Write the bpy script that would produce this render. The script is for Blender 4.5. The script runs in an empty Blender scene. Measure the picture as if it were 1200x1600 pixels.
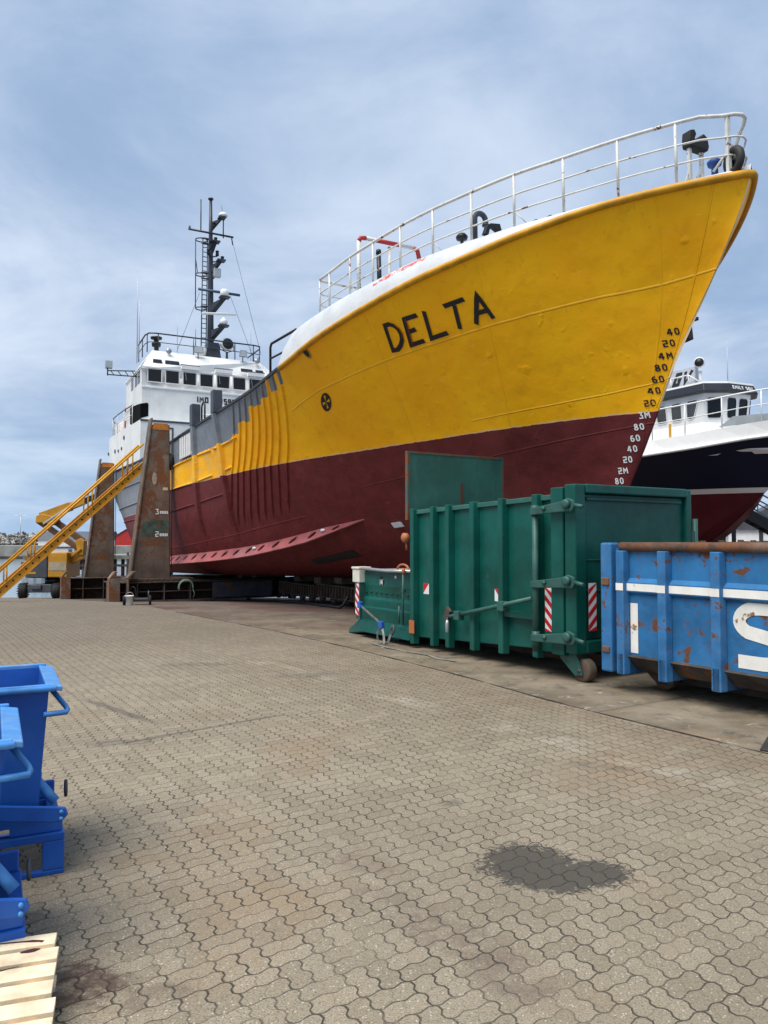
import bpy, bmesh, math, random
from mathutils import Vector, Matrix
random.seed(7)
SC = bpy.context.scene
COL = SC.collection
R = math.radians
V = Vector

# ---------------------------------------------------------------- camera
cd = bpy.data.cameras.new("camera"); cam = bpy.data.objects.new("camera", cd); COL.objects.link(cam)
cam.location = (0, 0, 2.0)
cam.rotation_euler = (R(90)+math.atan(45/1200.), 0, 0)
cd.sensor_fit = 'VERTICAL'; cd.sensor_height = 32.0; cd.lens = 24.0      # focal length 1200 px of 1600 px
cd.clip_start = 0.1; cd.clip_end = 6000
SC.camera = cam
# ---------------------------------------------------------------- exposure
SC.view_settings.view_transform = 'Standard'; SC.view_settings.look = 'None'
SC.view_settings.gamma = 1; SC.view_settings.use_curve_mapping = False
SC.view_settings.exposure = 0.85
SC.cycles.use_denoising = True
SC.cycles.max_bounces = 8
# ---------------------------------------------------------------- sun
SUN_EL, SUN_AZ = R(62), R(226)          # azimuth clockwise from +Y
sd = bpy.data.lights.new("sun", 'SUN'); sun = bpy.data.objects.new("sun", sd); COL.objects.link(sun)
sd.energy = 2.7; sd.angle = R(42); sd.color = (1, .94, .85)
_d = V((math.sin(SUN_AZ)*math.cos(SUN_EL), math.cos(SUN_AZ)*math.cos(SUN_EL), math.sin(SUN_EL)))
sun.rotation_euler = _d.to_track_quat('Z', 'Y').to_euler(); sun.location = _d*50
# ---------------------------------------------------------------- node helpers
class NT:
    """tiny expression helper over a node tree"""
    def __init__(s, tree): s.t = tree; s.n = tree.nodes; s.l = tree.links
    def node(s, kind, **kw):
        n = s.n.new(kind)
        for k, v in kw.items(): setattr(n, k, v)
        return n
    def set(s, sock, v):
        if hasattr(v, 'is_linked'): s.l.new(v, sock)
        else: sock.default_value = v
    def m(s, op, a, b=0.0, c=None, clamp=False):
        n = s.node('ShaderNodeMath', operation=op, use_clamp=clamp)
        s.set(n.inputs[0], a); s.set(n.inputs[1], b)
        if c is not None: s.set(n.inputs[2], c)
        return n.outputs[0]
    def vm(s, op, a, b=None):
        n = s.node('ShaderNodeVectorMath', operation=op); s.set(n.inputs[0], a)
        if b is not None: s.set(n.inputs[3] if op == 'SCALE' else n.inputs[1], b)
        return n.outputs[0]
    def mix(s, f, a, b, mode='MIX'):
        n = s.node('ShaderNodeMix', data_type='RGBA', blend_type=mode)
        s.set(n.inputs[0], f); s.set(n.inputs[6], a); s.set(n.inputs[7], b); return n.outputs[2]
    def noise(s, vec, scale, detail=3, rough=.55, dist=0.0, out=0):
        n = s.node('ShaderNodeTexNoise'); s.set(n.inputs['Vector'], vec)
        n.inputs['Scale'].default_value = scale; n.inputs['Detail'].default_value = detail
        n.inputs['Roughness'].default_value = rough; n.inputs['Distortion'].default_value = dist
        return n.outputs[out]
    def ramp(s, f, pts, interp='LINEAR'):
        n = s.node('ShaderNodeValToRGB'); s.set(n.inputs[0], f); cr = n.color_ramp; cr.interpolation = interp
        while len(cr.elements) < len(pts): cr.elements.new(.5)
        for e, (p, c) in zip(cr.elements, pts):
            e.position = p; e.color = (c, c, c, 1) if isinstance(c, (int, float)) else (*c[:3], 1)
        return n.outputs[0]
    def step(s, x, lo, hi):
        n = s.node('ShaderNodeMapRange', interpolation_type='SMOOTHSTEP'); s.set(n.inputs[0], x)
        s.set(n.inputs[1], lo); s.set(n.inputs[2], hi); return n.outputs[0]
    def sep(s, v):
        n = s.node('ShaderNodeSeparateXYZ'); s.set(n.inputs[0], v); return n.outputs
    def comb(s, x, y, z):
        n = s.node('ShaderNodeCombineXYZ')
        for i, v in enumerate((x, y, z)): s.set(n.inputs[i], v)
        return n.outputs[0]
def rgb(c): return (c[0], c[1], c[2], 1.0)
# ---------------------------------------------------------------- world: Nishita sky under broken high cloud
W = bpy.data.worlds.new("World"); SC.world = W; W.use_nodes = True
g = NT(W.node_tree); g.n.clear()
wo = g.node('ShaderNodeOutputWorld'); bg = g.node('ShaderNodeBackground'); g.l.new(bg.outputs[0], wo.inputs[0])
sky = g.node('ShaderNodeTexSky', sky_type='NISHITA'); sky.sun_disc = False
sky.sun_elevation = SUN_EL; sky.sun_rotation = SUN_AZ; sky.air_density = 1.2; sky.dust_density = 1.0; sky.ozone_density = 2.0
dirv = g.node('ShaderNodeTexCoord').outputs['Generated']
x, y, z = g.sep(dirv)
zz = g.m('ADD', g.m('MAXIMUM', z, 0.0), .22)
cp = g.comb(g.m('DIVIDE', x, zz), g.m('DIVIDE', y, zz), 0.0)
n1 = g.noise(cp, 1.0, 7, .58, .45)
cp2 = g.vm('MULTIPLY', cp, (1.0, 1.2, 1.0))
n2 = g.noise(g.vm('ADD', cp2, (3.7, 1.3, 0)), 1.25, 7, .58, .5)
n3 = g.noise(g.vm('ADD', cp, (9.1, 4.2, 0)), .75, 3, .5, .2)
cover = g.step(g.m('ADD', g.m('MULTIPLY', n1, .65), g.m('MULTIPLY', n3, .35)), .20, .46)
shade = g.step(g.m('ADD', g.m('MULTIPLY', n2, .6), g.m('MULTIPLY', n3, .4)), .36, .66)
cloudc = g.mix(shade, rgb((2.0, 2.85, 4.25)), rgb((4.55, 5.2, 6.2)))
low = g.step(z, .0, .22)                                           # thinner cloud towards the horizon
clear = g.mix(low, rgb((1.95, 3.30, 5.0)), g.mix(.5, sky.outputs[0], rgb((2.2, 3.3, 4.9))))   # thin high veil over the blue
skyc = g.mix(g.m('MULTIPLY', cover, g.m('ADD', .55, g.m('MULTIPLY', low, .42))), clear, cloudc)
g.l.new(skyc, bg.inputs[0]); bg.inputs[1].default_value = 0.089

# ---------------------------------------------------------------- materials
MATS = {}
def mat(name, base, rough=.55, metal=0.0, var=.10, vs=2.0, bump=.0, bs=30., rust=None, rcol=(.16, .055, .02), dirt=0.0,
        dcol=(.10, .085, .065), fade=None, streak=0.0, spec=.4, coat=0.0):
    if name in MATS: return MATS[name]
    m = bpy.data.materials.new(name); m.use_nodes = True; MATS[name] = m
    g = NT(m.node_tree); b = g.n['Principled BSDF']
    tc = g.node('ShaderNodeTexCoord').outputs['Object']
    n = g.noise(tc, vs, 5, .6)
    lo = tuple(c*(1-var*1.6) for c in base); hi = tuple(min(c*(1+var), 1) for c in base)
    col = g.mix(g.step(n, .25, .75), rgb(lo), rgb(hi))
    rg = rough
    if fade:
        f = g.step(g.noise(tc, fade[0], 4, .6, .3), .5, .72)
        col = g.mix(g.m('MULTIPLY', f, fade[1]), col, rgb(fade[2]))
    if streak:
        sv = g.vm('MULTIPLY', tc, (5.0, 5.0, .35))
        st = g.step(g.noise(sv, 2.2, 4, .65), .52, .80)
        col = g.mix(g.m('MULTIPLY', st, streak), col, rgb(dcol))
    if dirt:
        dn = g.step(g.noise(tc, 6.0, 6, .7), .42, .75)
        col = g.mix(g.m('MULTIPLY', dn, dirt), col, rgb(dcol))
    if rust:
        r = g.m('ADD', g.m('MULTIPLY', g.noise(tc, rust[1], 6, .68, .4), .8), g.m('MULTIPLY', g.noise(tc, rust[1]*5, 4, .6), .2))
        rm = g.step(r, 1-rust[0]-.02, 1-rust[0]+.03)
        rc = g.mix(g.noise(tc, 14, 5, .7), rgb(tuple(c*.45 for c in rcol)), rgb(tuple(min(1, c*1.6) for c in rcol)))
        col = g.mix(rm, col, rc); rg = g.m('ADD', rough, g.m('MULTIPLY', rm, .9-rough))
    g.set(b.inputs['Base Color'], col); g.set(b.inputs['Roughness'], rg)
    b.inputs['Metallic'].default_value = metal; b.inputs['Specular IOR Level'].default_value = spec
    b.inputs['Coat Weight'].default_value = coat
    if bump:
        bn = g.node('ShaderNodeBump'); bn.inputs['Strength'].default_value = 1.0; bn.inputs['Distance'].default_value = bump
        g.set(bn.inputs['Height'], g.noise(tc, bs, 4, .6)); g.l.new(bn.outputs[0], b.inputs['Normal'])
    return m
WHITE = mat('white_paint', (.70, .71, .70), .5, var=.07, vs=1.2, streak=.34, dcol=(.45, .38, .29), bump=.004, bs=4)
WHITE2 = mat('white_paint_clean', (.74, .745, .74), .4, var=.03, streak=.10, dcol=(.5, .47, .42))
RAILW = mat('white_rail_paint', (.60, .595, .56), .5, var=.1, vs=6, rust=(.41, 5.0))
BLACK = mat('black_paint', (.012, .013, .016), .45, var=.2)
NAVY = mat('dark_blue_grey_paint', (.028, .034, .048), .45, var=.2)
GLASS = mat('dark_glass', (.006, .007, .009), .08, var=.2, spec=.32)
RUBBER = mat('black_rubber', (.014, .014, .015), .8, var=.25, bump=.004, bs=40)
GREY = mat('grey_primer', (.20, .225, .26), .55, var=.10, vs=1.5, streak=.2, dcol=(.14, .14, .15))
DGREY = mat('dark_grey_paint', (.055, .062, .075), .5, var=.15)
STEEL = mat('weathered_steel', (.20, .20, .195), .5, metal=.5, var=.2, rust=(.40, 3.0))
GALV = mat('galvanised_steel', (.42, .44, .45), .45, metal=.6, var=.12)
RUSTY = mat('rusty_steel', (.150, .108, .082), .82, var=.3, vs=1.3, rust=(.475, 1.1), rcol=(.15, .062, .030), fade=(.7, .8, (.205, .190, .165)), streak=.5, dcol=(.05, .034, .028), bump=.01, bs=9)
RUSTDK = mat('dark_rusty_steel', (.072, .050, .040), .85, var=.35, vs=2, rust=(.44, 2.0), rcol=(.075, .034, .018), bump=.008, bs=12)
ORANGE = mat('orange_band_paint', (.50, .16, .02), .6, var=.2, vs=4, rust=(.36, 5))
TIMBER = mat('weathered_timber', (.13, .10, .075), .85, var=.3, vs=5, streak=.4, dcol=(.05, .045, .04), bump=.006, bs=20)
RED = mat('red_paint', (.42, .025, .02), .5, var=.12)
SAFEY = mat('yellow_gangway_paint', (.62, .30, .022), .5, var=.15, vs=3, rust=(.30, 6), streak=.2, dcol=(.22, .12, .03))
LIFTY = mat('boom_lift_yellow', (.50, .24, .012), .5, var=.15, vs=3, dirt=.45, dcol=(.10, .065, .03))
PVC = mat('clear_plastic', (.62, .66, .68), .3, var=.05)

# ---------------------------------------------------------------- mesh builder
class MB:
    mirror = False                        # builds the mesh with y negated (for things modelled with starboard = -y)
    def __init__(s): s.v = []; s.f = []; s.mi = []; s.sm = []; s.cur = 0
    def add(s, vs, fs, smooth=False):
        o = len(s.v); s.v += [V(p) for p in vs]
        for f in fs: s.f.append([o+i for i in f]); s.mi.append(s.cur); s.sm.append(smooth)
        return s
    def hexa(s, p):                       # 8 corners: bottom ring 0-3, top ring 4-7
        return s.add(p, [(3, 2, 1, 0), (4, 5, 6, 7), (0, 1, 5, 4), (1, 2, 6, 5), (2, 3, 7, 6), (3, 0, 4, 7)])
    def box(s, x0, x1, y0, y1, z0, z1):
        return s.hexa([(x0, y0, z0), (x1, y0, z0), (x1, y1, z0), (x0, y1, z0), (x0, y0, z1), (x1, y0, z1), (x1, y1, z1), (x0, y1, z1)])
    def beam(s, p, q, w, h, up=(0, 0, 1)):
        p, q = V(p), V(q); d = (q-p).normalized(); up = V(up)
        if abs(d.dot(up)) > .98: up = V((1, 0, 0))
        sd = d.cross(up).normalized()*w/2; u = sd.cross(d).normalized()*h/2
        return s.hexa([p-sd-u, p+sd-u, p+sd+u, p-sd+u, q-sd-u, q+sd-u, q+sd+u, q-sd+u])
    def tube(s, pts, r, n=8, closed=False, cap=True):
        pts = [V(p) for p in pts]; N = len(pts); rs = r if isinstance(r, (list, tuple)) else [r]*N
        ring = []; prev = None
        for i in range(N):
            if closed: d = pts[(i+1) % N]-pts[i-1]
            else: d = pts[min(i+1, N-1)]-pts[max(i-1, 0)]
            d.normalize()
            if prev is None:
                a = d.cross(V((0, 0, 1)))
                if a.length < .05: a = d.cross(V((1, 0, 0)))
            else: a = prev-d*prev.dot(d)
            a.normalize(); prev = a; b = d.cross(a)
            ring.append([pts[i]+(a*math.cos(t)+b*math.sin(t))*rs[i] for t in [2*math.pi*k/n for k in range(n)]])
        vs = [p for rg in ring for p in rg]; fs = []
        for i in range(N if closed else N-1):
            j = (i+1) % N
            for k in range(n): fs.append((i*n+k, i*n+(k+1) % n, j*n+(k+1) % n, j*n+k))
        o = len(s.v); s.add(vs, fs, True)
        if cap and not closed:
            s.f.append([o+k for k in reversed(range(n))]); s.mi.append(s.cur); s.sm.append(False)
            s.f.append([o+(N-1)*n+k for k in range(n)]); s.mi.append(s.cur); s.sm.append(False)
        return s
    def lathe(s, prof, c=(0, 0, 0), axis=(0, 0, 1), n=20, smooth=True):
        ax = V(axis).normalized(); a = ax.cross(V((0, 0, 1)))
        if a.length < .05: a = V((1, 0, 0))
        a.normalize(); b = ax.cross(a); c = V(c); vs = []; fs = []; P = len(prof)
        for r, z in prof:
            for k in range(n):
                t = 2*math.pi*k/n; vs.append(c+ax*z+(a*math.cos(t)+b*math.sin(t))*max(r, .0005))
        for i in range(P-1):
            for k in range(n): fs.append((i*n+k, i*n+(k+1) % n, (i+1)*n+(k+1) % n, (i+1)*n+k))
        fs.append(tuple(reversed(range(n)))); fs.append(tuple((P-1)*n+k for k in range(n)))
        return s.add(vs, fs, smooth)
    def sphere(s, c, r, n=12, m=8, sc=(1, 1, 1)):
        c = V(c); vs = []; fs = []
        for i in range(m+1):
            t = math.pi*i/m
            for k in range(n):
                p = 2*math.pi*k/n; rr = max(math.sin(t), .002)
                vs.append(c+V((r*sc[0]*rr*math.cos(p), r*sc[1]*rr*math.sin(p), r*sc[2]*math.cos(t))))
        for i in range(m):
            for k in range(n): fs.append((i*n+k, (i+1)*n+k, (i+1)*n+(k+1) % n, i*n+(k+1) % n))
        return s.add(vs, fs, True)
    def prism(s, poly, f0, f1):           # poly of 2-D points, f0/f1 map (x,y) -> 3-D for the two caps
        n = len(poly); vs = [f0(*p) for p in poly]+[f1(*p) for p in poly]
        return s.add(vs, [tuple(reversed(range(n))), tuple(range(n, 2*n))]+[(i, (i+1) % n, n+(i+1) % n, n+i) for i in range(n)])
    def loft(s, rings, closed=True, smooth=True, cap=True):
        n = len(rings[0]); vs = [p for r in rings for p in r]; fs = []
        for i in range(len(rings)-1):
            for k in range(n if closed else n-1): fs.append((i*n+k, i*n+(k+1) % n, (i+1)*n+(k+1) % n, (i+1)*n+k))
        o = len(s.v); s.add(vs, fs, smooth)
        if cap and closed:
            s.f.append([o+k for k in reversed(range(n))]); s.mi.append(s.cur); s.sm.append(False)
            s.f.append([o+(len(rings)-1)*n+k for k in range(n)]); s.mi.append(s.cur); s.sm.append(False)
        return s
    def ribbon(s, pts, w, fn, sub=1, closed=False):  # mitred flat stroke in 2-D mapped by fn(x, y)
        P = [V((p[0], p[1])) for p in pts]
        if sub > 1:
            Q = []
            for i in range(len(P) if closed else len(P)-1):
                q = P[(i+1) % len(P)]
                for k in range(sub): Q.append(P[i].lerp(q, k/sub))
            if not closed: Q.append(P[-1])
            P = Q
        N = len(P); vs = []
        for i in range(N):
            if closed: a, b = (P[i]-P[i-1]).normalized(), (P[(i+1) % N]-P[i]).normalized()
            else:
                a = (P[i]-P[i-1]).normalized() if i else (P[1]-P[0]).normalized()
                b = (P[i+1]-P[i]).normalized() if i < N-1 else a
            na, nb = V((-a.y, a.x)), V((-b.y, b.x)); m = (na+nb)
            m = m/max(m.length_squared/2, .35) if m.length > .01 else na
            vs += [fn(*(P[i]+m*w/2)), fn(*(P[i]-m*w/2))]
        fs = [(2*i, 2*i+1, (2*i+3) % (2*N), (2*i+2) % (2*N)) for i in range(N if closed else N-1)]
        return s.add(vs, fs)
    def build(s, name, mats, parent=None, bevel=0.0, seg=2, auto=None, recalc=True):
        me = bpy.data.meshes.new(name); me.from_pydata([(p.x, -p.y, p.z) for p in s.v] if MB.mirror else [tuple(p) for p in s.v], [], s.f)
        for m in (mats if isinstance(mats, (list, tuple)) else [mats]): me.materials.append(m)
        me.polygons.foreach_set('material_index', s.mi); me.polygons.foreach_set('use_smooth', s.sm)
        if recalc:
            bm = bmesh.new(); bm.from_mesh(me); bmesh.ops.recalc_face_normals(bm, faces=bm.faces); bm.to_mesh(me); bm.free()
        me.update()
        o = bpy.data.objects.new(name, me); COL.objects.link(o)
        if parent: o.parent = parent
        if bevel:
            b = o.modifiers.new('bevel', 'BEVEL'); b.width = bevel; b.segments = seg; b.limit_method = 'ANGLE'; b.angle_limit = R(40)
        return o
def tag(o, label=None, cat=None, group=None, kind=None):
    for k, v in (('label', label), ('category', cat), ('group', group), ('kind', kind)):
        if v: o[k] = v
    return o
def thing(name, label, cat, loc=(0, 0, 0), rz=0, group=None):
    o = bpy.data.objects.new(name, None); COL.objects.link(o); o.location = loc; o.rotation_euler = (0, 0, rz)
    o.empty_display_size = .3
    return tag(o, label, cat, group)
def arc(c, r, a0, a1, n, sx=1., sy=1.):
    return [(c[0]+r*sx*math.cos(R(a0+(a1-a0)*i/n)), c[1]+r*sy*math.sin(R(a0+(a1-a0)*i/n))) for i in range(n+1)]
# block stroke letters on a 0..1 high cell (x to the right, y up)
GL = {
 '0': (.6, [[(.1, .25), (.1, .75), (.22, .92), (.40, .92), (.52, .75), (.52, .25), (.40, .08), (.22, .08), 0]]), '1': (.3, [[(.15, 0), (.15, 1)]]),
 '2': (.62, [[(.06, .92), (.55, .92), (.55, .52), (.12, .46), (.12, .08), (.6, .08)]]),
 '3': (.62, [[(.06, .92), (.52, .92), (.36, .56), (.54, .46), (.54, .08), (.06, .08)]]),
 '4': (.64, [[(.42, 0), (.42, 1)], [(.36, .95), (.06, .34), (.62, .34)]]),
 '5': (.62, [[(.56, .92), (.12, .92), (.12, .55), (.54, .52), (.54, .08), (.06, .08)]]),
 '6': (.6, [[(.48, .92), (.22, .86), (.1, .6), (.1, .2), (.2, .08), (.42, .08), (.52, .2), (.52, .4), (.42, .52), (.2, .5)]]),
 '8': (.6, [[(.31, .52), (.14, .62), (.14, .82), (.24, .93), (.40, .93), (.48, .82), (.48, .62), 0], [(.31, .46), (.10, .36), (.10, .18), (.22, .07), (.42, .07), (.52, .18), (.52, .36), 0]]),
 '9': (.62, [[(.06, .08), (.5, .08), (.5, .92), (.12, .92), (.12, .48), (.42, .48)]]),
 'M': (.78, [[(.1, 0), (.1, .92), (.38, .45), (.66, .92), (.66, 0)]]), 'I': (.3, [[(.15, 0), (.15, 1)]]),
 'O': (.7, [[(.12, .1), (.12, .9), (.56, .9), (.56, .1), 0]]), 'D': (.7, [[(.12, .08), (.12, .92), (.42, .92), (.58, .75), (.58, .25), (.42, .08), 0]]),
 'E': (.6, [[(.55, .92), (.1, .92), (.1, .08), (.55, .08)], [(.18, .5), (.48, .5)]]), 'L': (.56, [[(.1, 1), (.1, .08), (.52, .08)]]),
 'Y': (.66, [[(.05, 1), (.33, .5), (.6, 1)], [(.33, .42), (.33, 0)]]), 'S': (.62, [[(.54, .9), (.1, .9), (.1, .54), (.52, .48), (.52, .08), (.06, .08)]]),
 'N': (.7, [[(.1, 0), (.1, .95), (.58, .05), (.58, 1)]]), 'R': (.64, [[(.1, 0), (.1, .92), (.52, .92), (.52, .5), (.18, .5)], [(.3, .44), (.56, 0)]]),
 'A': (.66, [[(.04, 0), (.33, .95), (.62, 0)], [(.2, .34), (.46, .34)]]), 'V': (.66, [[(.04, 1), (.33, .06), (.62, 1)]]),
 'G': (.68, [[(.56, .9), (.12, .9), (.12, .1), (.54, .1), (.54, .46), (.34, .46)]]), 'T': (.6, [[(.02, .92), (.58, .92)], [(.3, .84), (.3, 0)]]),
 '/': (.5, [[(.05, 0), (.45, 1)]]), ' ': (.42, []), '-': (.5, [[(.08, .5), (.42, .5)]])}
def write(mb, text, x, y, h, fn, w=.16, gap=.16, sub=2, slant=0.0):
    for ch in text:
        adv, strokes = GL[ch]
        for si, st in enumerate(strokes):
            cl = st[-1] == 0; pts = st[:-1] if cl else st
            mb.ribbon([(x+(px+slant*py)*h, y+py*h) for px, py in pts], w*h, (lambda u, v, k=si: fn(u, v, k)), sub, cl)
        x += (adv+gap)*h
    return x
def pchip(xs, ys):
    n = len(xs); h = [xs[i+1]-xs[i] for i in range(n-1)]; d = [(ys[i+1]-ys[i])/h[i] for i in range(n-1)]
    m = [d[0]]
    for i in range(1, n-1):
        if d[i-1]*d[i] <= 0: m.append(0.0)
        else:
            w1 = 2*h[i]+h[i-1]; w2 = h[i]+2*h[i-1]
            m.append((w1+w2)/(w1/d[i-1]+w2/d[i]))
    m.append(d[-1])
    import bisect
    def f(x):
        if x <= xs[0]: return ys[0]
        if x >= xs[-1]: return ys[-1]
        i = bisect.bisect_right(xs, x)-1; t = (x-xs[i])/h[i]; t2 = t*t; t3 = t2*t
        return (2*t3-3*t2+1)*ys[i]+(t3-2*t2+t)*h[i]*m[i]+(3*t2-2*t3)*ys[i+1]+(t3-t2)*h[i]*m[i+1]
    return f
# ---------------------------------------------------------------- yard level: flat, then falling towards the water
def yard_z(x, y):
    k = min(max((9-x)/10., 0), 1); k = k*k*(3-2*k)
    t = (y-25.0)
    s = t if t > 6 else math.log(1+math.exp(max(t, -20)*1.2))/1.2
    return -.068*s*k
# ================================================================ ground, apron, water
YA = R(32.7); PD = V((-math.sin(YA), math.cos(YA))); QD = V((math.cos(YA), math.sin(YA)))
def paving_material():
    m = bpy.data.materials.new('zigzag_concrete_pavers'); m.use_nodes = True; g = NT(m.node_tree); b = g.n['Principled BSDF']
    P = g.node('ShaderNodeNewGeometry').outputs['Position']; X, Y, Z = g.sep(P)
    G = .115
    c, s_ = math.cos(YA), math.sin(YA)
    p = g.m('DIVIDE', g.m('ADD', g.m('MULTIPLY', X, -s_), g.m('MULTIPLY', Y, c)), G*.93)
    q = g.m('DIVIDE', g.m('ADD', g.m('MULTIPLY', X, c), g.m('MULTIPLY', Y, s_)), G)
    wob = g.noise(P, .35, 2, .5)
    p = g.m('ADD', p, g.m('MULTIPLY', wob, .9)); q = g.m('ADD', q, g.m('MULTIPLY', g.noise(g.vm('ADD', P, (7, 3, 0)), .3, 2, .5), .9))
    wb2 = g.node('ShaderNodeTexNoise'); g.set(wb2.inputs['Vector'], P); wb2.inputs['Scale'].default_value = 9; wb2.inputs['Detail'].default_value = 2
    wx, wy, wz = g.sep(wb2.outputs['Color'])
    def zig(u, amp, sharp):                    # trapezoid wave, one S per stone
        t = g.m('PINGPONG', g.m('ADD', u, .25), .5)                 # 0..0.5 triangle
        t = g.m('MULTIPLY', g.m('SUBTRACT', t, .25), sharp)
        t = g.m('MAXIMUM', g.m('MINIMUM', t, .5), -.5)
        return g.m('MULTIPLY', t, amp)
    q2 = g.m('ADD', g.m('ADD', q, zig(p, .20, 4.2)), g.m('MULTIPLY', g.m('SUBTRACT', wx, .5), .16))
    p2 = g.m('ADD', g.m('ADD', p, zig(q, .15, 2.2)), g.m('MULTIPLY', g.m('SUBTRACT', wy, .5), .16))
    def near(u):                               # distance to the nearest integer and that integer
        k = g.m('ROUND', u); return g.m('ABSOLUTE', g.m('SUBTRACT', u, k)), k
    dq, kq = near(q2); dp, kp = near(p2)
    bq = g.m('FLOOR', g.m('MULTIPLY', g.m('FLOOR', q2), .5)); bp = g.m('FLOOR', g.m('MULTIPLY', g.m('FLOOR', p2), .5))
    par = g.m('FLOORED_MODULO', g.m('ADD', bq, bp), 2.0)             # 0 / 1 checker of stone pairs
    oddq = g.m('FLOORED_MODULO', kq, 2.0); oddp = g.m('FLOORED_MODULO', kp, 2.0)
    sq = g.m('SUBTRACT', 1.0, g.m('MULTIPLY', oddq, g.m('MULTIPLY', par, .80)))
    sp = g.m('SUBTRACT', 1.0, g.m('MULTIPLY', oddp, g.m('MULTIPLY', g.m('SUBTRACT', 1.0, par), .80)))
    wv = g.m('ADD', .030, g.m('MULTIPLY', g.noise(P, 5.0, 3, .6), .026))
    jq = g.m('MULTIPLY', g.m('SUBTRACT', 1.0, g.step(dq, g.m('MULTIPLY', wv, .35), g.m('MULTIPLY', wv, 1.5))), sq)
    jp = g.m('MULTIPLY', g.m('SUBTRACT', 1.0, g.step(dp, g.m('MULTIPLY', wv, .25), g.m('MULTIPLY', wv, 1.05))), g.m('MULTIPLY', sp, .88))
    joint = g.m('MAXIMUM', jq, jp)
    fillv = g.step(g.noise(P, 2.2, 4, .6), .3, .62)                   # joints filled with sand here and there
    joint = g.m('MULTIPLY', joint, g.m('ADD', .32, g.m('MULTIPLY', fillv, .68)))
    # one tone per stone
    iq = g.m('ADD', g.m('MULTIPLY', bq, 2.0), g.m('MULTIPLY', g.m('SUBTRACT', 1.0, par), g.m('FLOORED_MODULO', g.m('FLOOR', q2), 2.0)))
    ip = g.m('ADD', g.m('MULTIPLY', bp, 2.0), g.m('MULTIPLY', par, g.m('FLOORED_MODULO', g.m('FLOOR', p2), 2.0)))
    wn = g.node('ShaderNodeTexWhiteNoise', noise_dimensions='2D'); g.set(wn.inputs['Vector'], g.comb(iq, ip, 0.0))
    tone = wn.outputs[0]
    col = g.mix(tone, rgb((.258, .217, .152)), rgb((.352, .300, .218)))
    fine = g.noise(P, 105, 5, .9); mid = g.noise(P, 38, 4, .65)
    col = g.mix(g.step(fine, .44, .54), g.mix(.72, col, rgb((.080, .066, .048))), col)
    col = g.mix(g.m('MULTIPLY', g.step(mid, .35, .7), .28), col, rgb((.37, .325, .26)))
    vor = g.node('ShaderNodeTexVoronoi'); g.set(vor.inputs['Vector'], P); vor.inputs['Scale'].default_value = 80
    vr, vg, vb = g.sep(vor.outputs['Color'])
    chip = g.m('MULTIPLY', g.m('GREATER_THAN', vr, .80), g.m('LESS_THAN', vor.outputs['Distance'], .36))
    col = g.mix(g.m('MULTIPLY', chip, .55), col, g.mix(g.m('GREATER_THAN', vg, .45), rgb((.66, .61, .52)), rgb((.05, .045, .04))))
    # large soft tone changes: warm rust tint, dark traffic film, pale dust
    big = g.noise(P, .16, 5, .6); big2 = g.noise(g.vm('ADD', P, (11, 5, 0)), .55, 5, .62)
    col = g.mix(g.m('MULTIPLY', g.step(big, .38, .66), .55), col, rgb((.148, .120, .085)))
    col = g.mix(g.m('MULTIPLY', g.step(big2, .52, .72), .45), col, rgb((.225, .150, .085)))
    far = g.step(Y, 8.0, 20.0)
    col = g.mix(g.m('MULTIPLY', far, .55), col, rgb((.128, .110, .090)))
    # oil patch, smears and scuffs with a shape of their own
    wob3 = g.m('SUBTRACT', g.noise(P, 10, 8, .82), .5)
    wob4 = g.m('SUBTRACT', g.noise(P, 26, 5, .75), .5)
    def blot(cx, cy, rx, ry, rot, soft=.30, k=1.7):
        dx, dy = g.m('SUBTRACT', X, cx), g.m('SUBTRACT', Y, cy); cr, sr = math.cos(rot), math.sin(rot)
        u = g.m('DIVIDE', g.m('ADD', g.m('MULTIPLY', dx, cr), g.m('MULTIPLY', dy, sr)), rx)
        v = g.m('DIVIDE', g.m('SUBTRACT', g.m('MULTIPLY', dy, cr), g.m('MULTIPLY', dx, sr)), ry)
        d = g.m('SQRT', g.m('ADD', g.m('MULTIPLY', u, u), g.m('MULTIPLY', v, v)))
        d = g.m('ADD', d, g.m('ADD', g.m('MULTIPLY', wob3, k), g.m('MULTIPLY', wob4, k*.8)))
        return g.m('SUBTRACT', 1.0, g.step(d, 1-soft, 1+soft))
    oil = g.m('MAXIMUM', g.m('MAXIMUM', blot(.90, 4.82, .30, .32, R(-10), .08, 2.1), blot(1.00, 4.62, .26, .17, 0, .08, 2.1)), blot(1.24, 4.70, .25, .19, R(8), .08, 2.1))
    col = g.mix(g.m('MULTIPLY', oil, .88), col, rgb((.050, .046, .040)))
    for args, cc, k in [((.49, 5.94, .10, .08, .3), (.06, .055, .05), .75), ((-1.43, 3.55, .30, .17, -.3), (.070, .042, .034), 1.15),
                        ((-1.0, 3.45, .16, .10, .5), (.08, .058, .048), .55), ((.36, 3.95, .34, .16, -.65), (.11, .075, .062), .55),
                        ((.05, 4.35, .26, .13, -.5), (.12, .085, .07), .45), ((.62, 3.55, .26, .14, -.7), (.11, .078, .066), .5),
                        ((-.12, 4.85, .2, .12, -.6), (.13, .09, .07), .45), ((-2.6, 7.7, .35, .12, .3), (.075, .066, .058), .6),
                        ((1.9, 6.9, .3, .1, -.4), (.08, .07, .06), .5), ((-1.2, 11.5, .45, .18, .2), (.07, .06, .055), .6),
                        ((-3.0, 12.5, .6, .2, .1), (.08, .07, .062), .5)]:
        col = g.mix(g.m('MULTIPLY', g.m('MULTIPLY', blot(*args), g.step(g.noise(P, 5.5, 5, .7), .34, .58)), k*.8), col, rgb(cc))
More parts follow.
